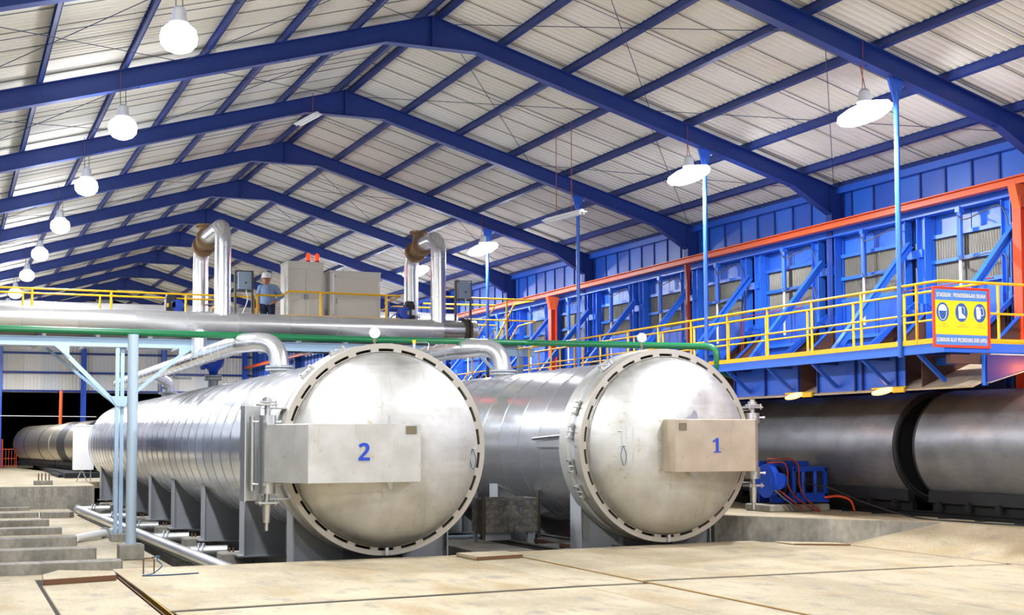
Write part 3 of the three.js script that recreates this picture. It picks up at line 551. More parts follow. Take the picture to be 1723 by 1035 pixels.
// ------------------------------------------------------------------ pipes over the vessels
function bypass(x, label, far) {
  const t = thing('vent_pipe', label, 'pipe', V(0, 0, 0));
  const y = 3.84, r = .2, xr = x - .64;
  const elbow = [P(x, 3.32, 27.4), ...bend(P(x, 3.32, 27.4), P(x - .03, y, 27.45), P(xr, y, 28.0), .42, 5), ...bend(P(x, y, 27.4), P(xr, y, 28.0), P(xr, y, 31), .4, 5), P(xr, y, 28.9)];
  mesh('elbow', sweep(elbow, r, 24), M.pipeClad, t);
  mesh('cladding', [rod(P(xr, y, 28.5), P(xr, y, far), r, 28)], M.pipeClad, t);
  const jr = []; for (let D = 28.9; D < far; D += .9) jr.push(rod(P(xr, y, D), P(xr, y, D + .025), r + .006, 24));
  mesh('joint_band', jr, M.pipeClad2, t);
  if (x < 8) mesh('supply_leg', [rod(P(xr - .06, 3.8, 33), P(xr - .06, 4.5, 33), .19, 24)], M.pipeClad, t);
  mesh('flange', [flange(P(x, 3.31, 27.4), V(0, 1, 0), .29, .04, 12), flange(P(x, 3.25, 27.4), V(0, 1, 0), .29, .04, 12)], M.greyPaint, t);
  mesh('nozzle', [rod(P(x, 3.05, 27.4), P(x, 3.3, 27.4), .2, 24)], M.ringGrey, t);
  if (far > 45) {
    mesh('branch', pipeBend([P(xr, y, 42.2), P(xr + .3, y - .08, 42.5), P(x, 3.62, 42.8), P(x, 3.3, 42.8)], .17, .22, 20, 4), M.pipeClad, t);
    mesh('flange', [flange(P(x, 3.28, 42.8), V(0, 1, 0), .3, .05, 12)], M.greyPaint, t);
    mesh('nozzle', [rod(P(x, 3.05, 42.8), P(x, 3.27, 42.8), .2, 20)], M.ringGrey, t);
  }
  return t;
}
bypass(6.25, 'silver clad pipe curving out of the top of the left vessel', 50.4);
bypass(11.25, 'silver clad pipe curving out of the top of the right vessel', 36.5);
{ // steam header
  const t = thing('steam_header', 'thick horizontal silver steam pipe crossing above both vessels', 'pipe', P(0, 4.67, 33));
  const sl = new THREE.CylinderGeometry(.258, .258, 1.245, 40, 1, true).rotateZ(Math.PI / 2), ringG = new THREE.CylinderGeometry(.262, .262, .05, 40).rotateZ(Math.PI / 2);
  for (let i = 0; i < 11; i++) { const m = mesh('cladding_sleeve', sl, i % 3 ? M.pipeClad : M.pipeClad2, t); m.position.x = -1.0 + .62 + i * 1.25; const j = mesh('lap_band', ringG, M.pipeClad2, m); j.position.x = .61; }
  const lg = mesh('cladding_sleeve', new THREE.CylinderGeometry(.258, .258, .6, 40, 1, false).rotateZ(Math.PI / 2), M.pipeClad2, t); lg.position.x = 12.1 + .0;
  mesh('end_flange', [flange(V(12.44, 0, 0), V(1, 0, 0), .34, .07, 20), flange(V(12.54, 0, 0), V(1, 0, 0), .34, .07, 20)], M.flangeBrown, t);
}
{
  const t = thing('rear_pipe', 'second horizontal silver pipe behind the railing, farther back than the steam header', 'pipe', P(0, 5.31, 38));
  mesh('cladding', [rod(V(-1, 0, 0), V(14, 0.08, 0), .22, 32)], M.pipeClad, t);
  mesh('end_cap', [rod(V(14, .08, 0), V(14.05, .08, 0), .23, 32)], M.pipeClad2, t);
  mesh('lap_band', Array.from({ length: 12 }, (_, i) => rod(V(i * 1.2, i * .0064, 0), V(i * 1.2 + .03, i * .0064, 0), .225, 32)), M.pipeClad2, t);
}
function riser(x, Dn, Df, label) {
  const t = thing('steam_riser', label, 'pipe', V(0, 0, 0));
  const y = 7.1, r = .2;
  mesh('cladding', pipeBend([P(x, 4.85, Dn), P(x, y, Dn), P(x, y, Df - .95)], r, .45, 28, 8), M.pipeClad, t);
  const ex = mesh('cladding_band', [rod(P(x, 5.5, Dn), P(x, 5.53, Dn), r + .006, 28), rod(P(x, 6.55, Dn), P(x, 6.58, Dn), r + .006, 28)], M.pipeClad2, t);
  mesh('far_leg', pipeBend([P(x, y - .18, Df - .35), P(x, y - .18, Df), P(x, 5.2, Df)], r, .4, 28, 8), M.pipeClad2, t);
  mesh('valve_body', [rod(P(x, y, Df - 1.0), P(x, y - .14, Df - .3), .2, 24), rod(P(x, y - .05, Df - .65), P(x, y + .35, Df - .65), .16, 20), rod(P(x, y - .02, Df - 1.02), P(x, y - .04, Df - .9), .29, 24), rod(P(x, y - .12, Df - .42), P(x, y - .16, Df - .3), .29, 24)], M.brownValve, t);
  mesh('valve_bonnet', [flange(P(x, y + .36, Df - .65), V(0, 1, 0), .25, .05, 12)], M.brownValve, t);
  mesh('flange', [flange(P(x, 5.2, Df), V(0, 1, 0), .29, .04, 12), flange(P(x, 5.1, Df), V(0, 1, 0), .29, .04, 12)], M.greyPaint, t);
  mesh('lower_leg', [rod(P(x, 5.18, Df), P(x, 4.0, Df), .2, 24)], M.pipeClad, t);
  // valve actuator beside the far leg
  return t;
}
riser(6.1, 33, 36.2, 'tall silver pipe loop with brown valve, left of the person in the white helmet');
riser(11.72, 33, 35.25, 'tall silver steam pipe loop with a brown valve, right of the beige cabinets');
function actuator(x, y, D, label, right) {
  const t = thing('valve_actuator', label, 'valve actuator', P(x, y, D));
  mesh('body', [rbox(.26, .42, .3, 0, 0, 0, .03), rbox(.2, .1, .24, 0, .24, 0, .02)], M.actBlack, t);
  mesh('indicator', [rbox(.05, .1, .02, -.08, -.04, .155, .004)], M.actYellow, t);
  mesh('label_plate', [rbox(.09, .15, .01, .07, -.02, .155, .003)], M.white, t);
  const s = right ? -1 : 1;
  mesh('gearbox', [rod(V(s * .17, -.04, -.1), V(s * .17, -.04, .16), .16, 20), box(.16, .12, .16, s * .28, -.12, 0), rod(V(s * .2, -.3, 0), V(s * .2, -.04, 0), .07, 12)], M.valveBlue, t);
  if (right) mesh('frame', [bar(V(-.2, -.25, .1), V(-.65, -.25, .1), .04, .04), bar(V(-.2, .1, .1), V(-.65, .1, .1), .04, .04), bar(V(-.62, -.25, .1), V(-.62, .25, .1), .04, .04), bar(V(-.65, -.25, .1), V(-.2, .1, .1), .03, .03)], M.valveBlue, t);
}
actuator(5.22, 5.35, 35.6, 'black motor actuator with blue gearbox beside the left steam pipe loop');
actuator(11.45, 5.27, 34.6, 'black motor actuator with a blue frame beside the right steam pipe loop', true);
{ // green pipe
  const t = thing('green_pipe', 'long thin green pipe in front of the steam header, bending down at the right', 'pipe', V(0, 0, 0));
  mesh('pipe', pipeBend([P(-1, 4.02, 28.2), P(8, 3.99, 28.2), P(12.3, 4.02, 28.2), P(14.08, 3.637, 23.05), P(14.1, 3.15, 23.05), P(14.6, 3.08, 23.3)], .068, .22, 16, 7), M.green, t);
}
{ // blue check valve behind the left vessel's pipe
  const t = thing('check_valve', 'bright blue valve on a flange above the left vessel', 'valve', P(6.25, 3.1, 35));
  mesh('body', lathe([[.0001, .38], [.1, .38], [.13, .5], [.25, .62], [.28, .78], [.24, .92], [.14, 1.0], [.0001, 1.0]], 28), M.valveBlue, t);
  mesh('side_port', [rod(V(-.22, .72, 0), V(-.32, .72, 0), .2, 24)], M.valveBlue, t);
  mesh('flange', [flange(V(0, .36, 0), V(0, 1, 0), .22, .04, 10), flange(V(0, .28, 0), V(0, 1, 0), .22, .04, 10), rod(V(0, -.05, 0), V(0, .27, 0), .13, 20)], M.greyPaint, t);
}
{ // gauges on the vessel rings
  [[6.08, 3.31, 20.08, 'round white pressure gauge on top of the left vessel'], [10.86, 3.37, 20.2, 'round white pressure gauge on top of the right vessel']].forEach(([x, y, D, l]) => {
    const t = thing('pressure_gauge', l, 'gauge', P(x, y, D));
    t.rotation.y = -.35;
    mesh('stem', [rod(V(0, -.05, 0), V(0, .08, 0), .018, 10), rod(V(0, .02, 0), V(0, .05, 0), .028, 6)], M.brass, t);
    mesh('case', [rod(V(0, .16, -.03), V(0, .16, .02), .085, 28)], M.ss, t);
    const d = mesh('dial', [rod(V(0, .16, .0), V(0, .16, .024), .072, 28)], M.glassWhite, t);
    mesh('needle', [bar(V(-.02, .145, .026), V(.035, .19, .026), .006, .002, V(0, 0, 1))], M.black, d);
  });
  const t = thing('relief_valve', 'small yellow capped valve on top of the left vessel beside the gauge', 'valve', P(6.72, 3.27, 20.05));
  mesh('body', [rod(V(0, -.04, 0), V(0, .05, 0), .025, 10)], M.ss, t); mesh('cap', [rod(V(0, .05, 0), V(0, .1, 0), .03, 10)], M.actYellow, t);
  mesh('drain_wire', [tube([V(.03, .06, 0), V(.2, .07, 0), V(.24, .05, 0), V(.22, -.05, .02)], .006, 16, 6)], M.ss, t);
}
// ------------------------------------------------------------------ middle platform, its people and boxes
{
  const t = thing('catwalk', 'pale blue steel catwalk frame carrying the walkway above the vessels', 'catwalk', V(0, 0, 0));
  mesh('front_beam', [ibeam(P(-1, 4.15, 33.3), P(14.6, 4.15, 33.3), .15, .22, .016)], M.lightBlue, t);
  mesh('rear_beam', [ibeam(P(-1, 4.37, 37.8), P(14.6, 4.37, 37.8), .12, .14, .016)], M.post, t);
  mesh('deck_plate', [span(-1, 14.7, 4.44, 4.47, 33.5, 35.7), span(6.6, 12.2, 4.44, 4.47, 35.7, 38)], M.post, t);
  mesh('joist', Array.from({ length: 13 }, (_, i) => span(-.5 + i * 1.22, -.42 + i * 1.22, 4.26, 4.44, 33.2, 37.9)), M.greyPaint, t);
  mesh('plinth_frame', [span(7.95, 11.25, 4.98, 5.03, 34.4, 37), ...[8, 9.6, 11.2].map(x => span(x - .04, x + .04, 4.46, 4.98, 34.45, 34.53)), ...[8, 9.6, 11.2].map(x => span(x - .04, x + .04, 4.46, 4.98, 36.8, 36.9))], M.post, t);
  const legs = (x, D, y0) => mesh('leg', [bar(P(x - .06, y0, D), P(x - .06, 4.05, D), .09, .09), bar(P(x + .07, y0, D + .12), P(x + .07, 4.05, D + .12), .05, .09)], M.lightBlue, t);
  legs(3.72, 33.3, -.42); legs(14.2, 33.3, .42);
  mesh('brace', [bar(P(3.66, 2.65, 33.3), P(2.28, 4.05, 33.3), .08, .1), bar(P(3.78, 2.7, 33.3), P(5.35, 4.05, 33.3), .07, .08), bar(P(3.66, 2.65, 33.42), P(2.1, 4.05, 34.3), .05, .06), bar(P(14.2, 2.9, 33.3), P(13.0, 4.05, 33.3), .07, .08)], M.lightBlue, t);
  mesh('gusset', [plateXY([[3.5, 2.86], [4.0, 2.86], [3.84, 2.62], [3.64, 2.62]], 33.24, .02), plateXY([[2.2, 4.05], [2.55, 4.05], [2.55, 3.75]], 33.24, .02), plateXY([[5.1, 4.05], [5.45, 4.05], [5.1, 3.8]], 33.24, .02)], M.lightBlue, t);
  mesh('pipe_hanger', [bar(P(6.0, 4.05, 40.0), P(6.0, 3.62, 40.0), .06, .06), bar(P(6.0, 3.62, 40), P(6.5, 3.62, 40), .06, .06)], M.greyPaint, t);
  const pl = tag(mesh('concrete_plinth', [prism([[3.55, 33.1], [3.9, 33.1], [3.9, 33.6], [3.55, 33.6]], -.62, -.42, .012)], M.grey, null, 1), 'small concrete plinth under the pale blue braced catwalk leg', 'plinth');
  const yr = thing('railing', 'long yellow railing at the left, beyond the steam header', 'railing', V(0, 0, 0));
  const R = (D, x0, x1) => [rod(P(x0, 5.51, D), P(x1, 5.51, D), .024, 8)];
  mesh('top_rail', R(34.5, -1, 7.2), M.yellow, yr);
  for (const x of [-.1, 1.76, 3.62, 5.45, 7.18]) mesh('post', [rod(P(x, 4.46, 34.5), P(x, 5.51, 34.5), .03, 8)], M.yellow, yr);
  const y2 = thing('railing', 'yellow railing along the far side of the walkway, behind the people and cabinets', 'railing', V(0, 0, 0));
  mesh('top_rail', R(35.6, -1, 6.7).concat(R(35.6, 11.3, 13.1)), M.yellow, y2);
  mesh('top_rail', [rod(P(6.7, 5.51, 38.2), P(11.3, 5.51, 38.2), .024, 8), rod(P(6.7, 5.51, 35.6), P(6.7, 5.51, 38.2), .024, 8), rod(P(11.3, 5.51, 35.6), P(11.3, 5.51, 38.2), .024, 8)], M.yellow, y2);
  for (const x of [-.3, 1.6, 3.46, 5.3]) mesh('post', [rod(P(x, 4.46, 35.6), P(x, 5.51, 35.6), .026, 8)], M.yellow, y2);
  const y3 = thing('railing', 'yellow railing with a raised step in front of the beige cabinets', 'railing', V(0, 0, 0));
  mesh('top_rail', [sweep([P(7.2, 5.55, 34.35), P(7.85, 5.55, 34.35), P(8.08, 5.68, 34.35), P(11.12, 5.67, 34.35), P(10.95, 5.55, 35.2)], .028, 8)], M.yellow, y3);
  mesh('toe_board', [span(7.95, 11.1, 5.0, 5.07, 34.32, 34.34)], M.yellow, y3);
  for (const x of [7.24, 8.92, 10.72]) mesh('post', [rod(P(x, x < 8 ? 4.46 : 5.0, 34.35), P(x, x < 8 ? 5.55 : 5.68, 34.35), .035, 8)], M.yellow, y3);
}
{ // stair at the right end of the catwalk
  const t = thing('stair_railing', 'yellow stair handrails at the right end of the catwalk', 'railing', V(0, 0, 0));
  const L = (pts, r = .026) => sweep(pts.map(p => P(...p)), r, 8);
  mesh('handrail', [L([[12.3, 5.76, 34.9], [15.3, 5.76, 34.9], [14.98, 5.7, 35.6], [14.85, 4.3, 37.4]])], M.yellow, t);
  mesh('handrail', [L([[12.3, 5.66, 35.9], [14.5, 5.68, 35.9], [14.46, 4.3, 38.2]])], M.yellow, t);
  mesh('mid_rail', [L([[13.2, 5.16, 34.9], [15.35, 5.16, 34.9], [15.1, 5.08, 35.6], [15.0, 4.2, 36.8]], .02)], M.yellow, t);
  mesh('mid_rail', [L([[13.2, 5.1, 35.9], [14.55, 5.1, 35.9], [14.55, 4.3, 37.2]], .02)], M.yellow, t);
  for (const [x, D] of [[12.35, 34.9], [14.45, 34.9]]) mesh('post', [rod(P(x, 4.46, D), P(x, 5.76, D), .028, 8)], M.yellow, t);
  const u = thing('stair_railing', 'lower yellow stair rails seen below the right vessel pipe elbow', 'railing', V(0, 0, 0));
  mesh('handrail', [L([[14.9, 3.95, 39], [14.6, 3.0, 40]]), L([[15.6, 3.95, 39], [15.3, 3.0, 40]]), L([[14.2, 3.45, 39.5], [15.4, 3.55, 39.5]]), L([[13.3, 3.2, 38.2], [16, 3.5, 39]])], M.yellow, u);
  for (const x of [13.9, 15.9]) mesh('post', [rod(P(x, .42, 39.2), P(x, 3.95, 39.2), .03, 8)], M.yellow, u);
}
function cabinet(label, x0, x1, y0, y1, D0, D1, doors) {
  const t = thing('control_cabinet', label, 'cabinet', P((x0 + x1) / 2, y0, (D0 + D1) / 2));
  const w = x1 - x0, h = y1 - y0, d = D1 - D0, zf = d / 2;
  mesh('body', [rbox(w, h, d, 0, h / 2, 0, .012)], M.cabinet, t);
  mesh('roof_panel', [rbox(w + .03, .05, d + .03, 0, h + .01, 0, .012)], M.cabinet, t);
  const dw = w * .94 / doors;
  for (let i = 0; i < doors; i++) {
    const m = mesh('door', [rbox(dw - .012, h * .84, .022, -w * .47 + dw * (i + .5), h * .46, zf + .008, .006)], M.cabinet, t);
    mesh('handle', [rbox(.03, .14, .03, -w * .47 + dw * (i + (doors > 1 && i === 0 ? .92 : .1)), h * .38, zf + .03, .006)], M.boxGrey, m);
  }
  return t;
}
cabinet('tall beige two-door control cabinet with red lamps on its roof', 8.13, 9.1, 5.03, 6.5, 34.75, 35.6, 2);
const c2 = cabinet('wide beige control cabinet with one plain side, right of the taller one', 9.28, 10.68, 5.03, 6.3, 34.75, 35.6, 1);
mesh('side_strip', [box(.06, 1.1, .02, -.62, .68, .45)], M.white, c2); mesh('door_hinge', [box(.03, .06, .04, -.58, 1.15, .46), box(.04, .06, .06, .72, 1.1, .4)], M.boxGrey, c2);
[[8.74, 'left red warning lamp glowing on the taller cabinet'], [8.98, 'right red warning lamp glowing on the taller cabinet']].forEach(([x, l]) => {
  const t = thing('warning_lamp', l, 'lamp', P(x, 6.54, 35.0));
  mesh('base', [rod(V(0, 0, 0), V(0, .06, 0), .06, 16)], M.actBlack, t);
  mesh('dome', lathe([[.055, .06], [.058, .16], [.05, .22], [.03, .25], [.0001, .26]], 16), M.redGlow, t);
  const pl = new THREE.PointLight(0xff3010, 1.2, 0, 2); pl.position.set(0, .16, 0); pl.castShadow = true; t.add(pl);
});
[[6.9, 5.9, 34.4, 'small grey control box on rusty stands, left of the person'], [12.94, 5.9, 34.4, 'small grey control box on rusty stands, at the right end of the steam header']].forEach(([x, y, D, l]) => {
  const t = thing('control_box', l, 'control box', P(x, y, D));
  mesh('case', [rbox(.34, .46, .2, 0, 0, .06, .012)], M.boxGrey, t);
  mesh('knob', [rod(V(.02, -.06, .15), V(.02, -.06, .19), .022, 10)], M.actBlack, t);
  mesh('stand', [bar(V(-.22, -1.4, 0), V(-.22, .27, 0), .08, .05), bar(V(.22, -1.4, 0), V(.22, .27, 0), .08, .05), bar(V(-.22, .25, 0), V(.22, .25, 0), .05, .05), bar(V(-.22, -.26, 0), V(.22, -.26, 0), .05, .05)], M.post, t);
  mesh('conduit', [tube([V(.05, -.23, .06), V(.08, -.5, .08), V(-.05, -.9, .06), V(-.02, -1.35, .04)], .014, 20, 6)], M.white, t);
});

// ------------------------------------------------------------------ person on the walkway
function field(bones, cell, mat, blend = .03) {
  const bb = new THREE.Box3(); for (const [a, b, ra, rb] of bones) { const r = Math.max(ra, rb) + .05; bb.expandByPoint(a.clone().addScalar(r)); bb.expandByPoint(a.clone().addScalar(-r)); bb.expandByPoint(b.clone().addScalar(r)); bb.expandByPoint(b.clone().addScalar(-r)); }
  const c = bb.getCenter(V(0, 0, 0)), s = bb.getSize(V(0, 0, 0)), half = Math.max(s.x, s.y, s.z) / 2, n = Math.min(110, Math.ceil(2 * half / cell));
  const mc = new MarchingCubes(n, mat, false, false, 60000); mc.isolation = 0;
  const q = V(0, 0, 0);
  for (let k = 0; k < n; k++) for (let j = 0; j < n; j++) for (let i = 0; i < n; i++) {
    q.set((i - n / 2) / (n / 2) * half + c.x, (j - n / 2) / (n / 2) * half + c.y, (k - n / 2) / (n / 2) * half + c.z);
    let d = 0; 
    for (const [a, b, ra, rb, sx = 1] of bones) { const ab = b.clone().sub(a), t = Math.max(0, Math.min(1, q.clone().sub(a).dot(ab) / Math.max(1e-9, ab.lengthSq()))), e = q.clone().sub(a.clone().addScaledVector(ab, t)); e.x /= sx; d += Math.exp(-(e.length() - (ra + (rb - ra) * t)) / blend); }
    mc.field[k * n * n + j * n + i] = d > 0 ? Math.max(-9, Math.min(9, blend * Math.log(d))) : -9;
  }
  mc.update();
  const cnt = mc.count ?? mc.geometry.drawRange.count, pos = mc.positionArray.slice(0, cnt * 3);
  for (let i = 0; i < cnt; i++) { pos[3 * i] = pos[3 * i] * half + c.x; pos[3 * i + 1] = pos[3 * i + 1] * half + c.y; pos[3 * i + 2] = pos[3 * i + 2] * half + c.z; }
  const g = new THREE.BufferGeometry(); g.setAttribute('position', new THREE.BufferAttribute(new Float32Array(pos), 3));
  const w = mergeVertices(g, 1e-4); w.computeVertexNormals(); return w;
}
{
  const t = thing('person', 'person in pale blue shirt, dark trousers and white helmet, one hand on hip', 'person', P(7.66, 4.47, 35.05));
  t.rotation.y = -.35;
  const hd = V(-.03, 1.57, .03), nk = V(-.02, 1.42, 0), sL = V(-.19, 1.36, 0), sR = V(.19, 1.36, 0), eL = V(-.25, 1.09, .02), eR = V(.37, 1.14, -.05), wL = V(-.22, .86, .1), wR = V(.2, .98, .06);
  const hL = V(-.1, .9, 0), hR = V(.1, .9, 0), kL = V(-.11, .49, .03), kR = V(.12, .49, .03), aL = V(-.11, .09, 0), aR = V(.13, .09, 0);
  const fingers = (w, dir, sp) => [0, 1, 2, 3].map(k => [w.clone().addScaledVector(dir, .06).add(V(0, 0, (k - 1.5) * .02)), w.clone().addScaledVector(dir, .13 + (k === 1 || k === 2 ? .02 : 0)).add(V(0, 0, (k - 1.5) * .024)).add(sp), .01, .008]);
  const dL = V(0, -1, .1).normalize(), dR = V(-.75, -.5, .35).normalize();
  const body = mesh('body', field([
    [V(-.03, 1.52, .02), V(-.03, 1.62, .02), .078, .092], [V(-.03, 1.5, .06), V(-.03, 1.53, .07), .045, .05], [V(-.03, 1.555, .11), V(-.03, 1.535, .125), .014, .016], [V(-.11, 1.56, .02), V(-.11, 1.53, .02), .02, .014], [V(.05, 1.56, .02), V(.05, 1.53, .02), .02, .014],
    [nk, V(-.03, 1.5, .02), .055, .055], [V(0, 1.3, 0), V(0, .95, 0), .13, .12, 1.3], [sL, eL, .055, .045], [eL, wL, .043, .03], [sR, eR, .055, .045], [eR, wR, .043, .03],
    [hL, kL, .085, .055], [kL, aL, .055, .04], [hR, kR, .085, .055], [kR, aR, .055, .04],
    [wL, wL.clone().addScaledVector(dL, .07), .026, .034], ...fingers(wL, dL, V(0, 0, 0)), [wL.clone().addScaledVector(dL, .02).add(V(.02, 0, .02)), wL.clone().addScaledVector(dL, .09).add(V(.035, 0, .04)), .012, .009],
    [wR, wR.clone().addScaledVector(dR, .06), .026, .032], ...fingers(wR, dR, V(0, -.01, .01)), [wR.clone().addScaledVector(dR, .02).add(V(0, .02, 0)), wR.clone().add(V(-.02, .06, .02)), .012, .009],
  ], .016, M.skin, .012), M.skin, t);
  mesh('shirt', field([[V(0, 1.31, 0), V(0, 1.12, 0), .13, .128, 1.4], [V(0, 1.12, 0), V(0, .98, 0), .128, .145, 1.5], [V(-.16, 1.37, 0), V(.16, 1.37, 0), .07, .07], [sL, eL, .07, .058], [eL, eL.clone().lerp(wL, .75), .055, .045], [sR, eR, .07, .058], [eR, eR.clone().lerp(wR, .75), .055, .045], [V(-.02, 1.4, 0), V(-.02, 1.44, 0), .075, .062]],   .016, M.shirt, .012), M.shirt, body);
  mesh('trousers', field([[V(-.06, .9, 0), V(.06, .9, 0), .112, .112], [hL, kL, .105, .08], [kL, V(-.11, .12, 0), .078, .068], [hR, kR, .105, .08], [kR, V(.13, .12, 0), .078, .068]], .018, M.trousers, .015), M.trousers, body);
  mesh('boots', field([[V(-.11, .1, -.01), V(-.11, .05, .0), .055, .05], [V(-.11, .045, -.02), V(-.13, .04, .15), .045, .04], [V(.13, .1, -.01), V(.13, .05, 0), .055, .05], [V(.13, .045, -.02), V(.15, .04, .15), .045, .04]], .012, M.boot, .012), M.boot, body);
  mesh('helmet', [lathe([[.0001, .155], [.05, .152], [.1, .125], [.125, .075], [.132, .0], [.15, -.012], [.152, -.02], [.128, -.014]], 28).scale(1, 1, 1.12).translate(-.03, 1.62, .02), rbox(.16, .012, .1, -.03, 1.607, .17, .005).rotateX(.0), rbox(.02, .02, .2, -.03, 1.77, .02, .006)], M.helmet, body);
  mesh('eyes', [new THREE.SphereGeometry(.009, 8, 6).translate(-.06, 1.575, .105), new THREE.SphereGeometry(.009, 8, 6).translate(0, 1.575, .105), rbox(.05, .007, .008, -.03, 1.5, .112, .003)], M.boot, body);
}

// ------------------------------------------------------------------ left foreground: column, drain line, plinths
{
  const t = thing('pipe_column', 'round grey-blue steel column on a dark concrete footing at the left', 'column', P(3.4, -.6, 28.15));
  mesh('shaft', [rod(V(0, .3, 0), V(0, 4.56, 0), .108, 28)], std(0xa9bac6, .45, .1), t);
  mesh('base_plate', [rod(V(0, .3, 0), V(0, .32, 0), .18, 24)], M.greyPaint, t);
  mesh('footing', [prism([[-.24, -.24], [.24, -.24], [.24, .24], [-.24, .24]], 0, .31, .015)], M.grey, t, 1);
}
{
  const t = thing('drain_pipe', 'long silver drain pipe lying on the floor beside the left vessel', 'pipe', V(0, 0, 0));
  mesh('pipe', [rod(P(4.36, -.36, 20), P(3.85, -.42, 45.5), .12, 24)], M.pipeClad2, t);
  mesh('end_flange', [flange(P(3.85, -.42, 45.5), V(-.02, 0, -1).normalize(), .16, .05, 8)], M.greyPaint, t);
  [26.9, 31, 35.2, 39.8, 44.6].forEach(D => {
    const x = 4.36 - .51 * (D - 20) / 25.5;
    const s = mesh('stub', [rod(P(x, -.38, D), P(x + .85, -.36, D - .25), .1, 20)], M.pipeClad2, t);
    mesh('flange', [flange(P(x + .32, -.37, D - .09), V(1, 0, .3).normalize(), .155, .03, 8), flange(P(x + .4, -.37, D - .11), V(1, 0, .3).normalize(), .155, .03, 8)], M.greyPaint, s);
  });
  const u = thing('branch_pipe', 'short pale pipe branching left from the floor drain pipe', 'pipe', V(0, 0, 0));
  mesh('pipe', [rod(P(2.75, -.5, 33.2), P(3.95, -.46, 35.2), .09, 20)], M.white, u); mesh('flange', [flange(P(3.55, -.475, 34.5), V(.5, 0, -.85).normalize(), .14, .03, 8)], M.greyPaint, u);
}
[25.4, 29.6, 33.8, 38, 42.6, 47].forEach((D, i) => {
  const w = ['nearest', 'second', 'third', 'fourth', 'fifth', 'farthest'][i];
  const t = thing('concrete_plinth', `concrete plinth under the left side of the left vessel, ${w} from the front`, 'plinth', P(4.95, -.66, D), 'plinths along the left vessel');
  mesh('block', [prism([[-.3, -.42], [.3, -.42], [.3, .1], [-.3, .1]], 0, .38, .03)], M.grey, t, 1);
  mesh('anchor_bolt', [rod(V(-.12, .37, .2), V(-.12, .46, .2), .018, 8), rod(V(-.06, .37, .26), V(-.06, .46, .26), .018, 8)], M.rustEdge, t);
});
{
  const t = thing('anchor_block', 'low concrete block with four rusty bolts on the far ground at the left', 'concrete block', P(3.12, .2, 51.6));
  mesh('block', [prism([[-.32, -.25], [.32, -.25], [.32, .25], [-.32, .25]], 0, .16, .015)], M.grey, t, 1);
  for (const x of [-.16, -.05, .08, .2]) mesh('bolt', [rod(V(x, .15, .1), V(x, .42, .1), .022, 8)], M.rustEdge, t);
  const h = thing('lifting_hook', 'bent steel hook bar at the front slab edge with blue cord tied on', 'hook', P(2.5, 0, 18.7));
  mesh('bar', [sweep([V(-.07, -.02, 0), V(-.07, .19, 0), V(-.05, .21, 0), V(.05, .21, 0), V(.07, .19, 0), V(.07, .0, 0)], .01, 8)], M.rustEdge, h);
  mesh('tied_cord', [tube([V(.04, .22, 0), V(.14, .23, .02), V(.1, .19, .04), V(.16, .12, .1), V(.02, .02, .2), V(-.12, .01, .3), V(.2, .01, .35), V(.45, .01, .3), V(.62, .012, .28)], .009, 60, 6)], M.cord, h);
}
{ // white board box before the vessel's far end
  const t = thing('white_box', 'white sheet metal box beside the far end of the left vessel', 'box', P(4.76, .2, 54.6));
  mesh('case', [rbox(.75, 1.72, .5, 0, 1.32, 0, .02)], M.white, t);
  mesh('lip', [rbox(.8, .05, .55, 0, 2.18, 0, .01)], M.white, t);
  mesh('leg', [bar(V(-.25, 0, .1), V(-.05, .5, .1), .04, .04), bar(V(.15, 0, .1), V(-.05, .5, .1), .04, .04), bar(V(.3, 0, -.15), V(.3, .5, -.15), .04, .04)], M.greyPaint, t);
}
// ------------------------------------------------------------------ fruit cages
function cage(label, x, y, Da, Db, r, mat, bandsSpec, yaw = 0) {
  const t = thing('fruit_cage', label, 'rail cage', P(x, y, Da));
  t.rotation.y = yaw;
  const L = Db - Da;
  const prof = [[r * .9, -.0], [r - .02, 0], [r, -.02], [r, -L + .02], [r - .02, -L], [r * .9, -L]];
  const sh = lathe(prof, 96, 'z'); const uv = sh.attributes.uv, p = sh.attributes.position; for (let i = 0; i < p.count; i++) uv.setXY(i, uv.getX(i) * 6.2, p.getZ(i));
  mesh('shell', sh, mat, t);
  mesh('end_plate', [lathe([[.0001, -.06], [r * .97, -.06], [r * .97, -.1], [.0001, -.1]], 64, 'z'), lathe([[.0001, -L + .1], [r * .97, -L + .1], [r * .97, -L + .06], [.0001, -L + .06]], 64, 'z')], M.blackSteelSm, t);
  for (const [a, b, m, e = .008] of bandsSpec) mesh('hoop_band', lathe([[r, -a], [r + e, -a], [r + e, -b], [r, -b]], 96, 'z'), m, t);
  const yb = -y + .62;
  mesh('sill', [box(.14, .2, L, -r * .62, -r + .14, -L / 2), box(.14, .2, L, r * .62, -r + .14, -L / 2)], M.blackSteelSm, t);
  const tr = []; for (let z = .35; z < L; z += .72) tr.push(box(r * 1.5, .14, .07, 0, -r + .0, -z)); 
  mesh('truck', tr.concat([box(.1, .16, L, -r * .55, -r - .04, -L / 2), box(.1, .16, L, r * .55, -r - .04, -L / 2)]), M.black, t);
  return t;
}
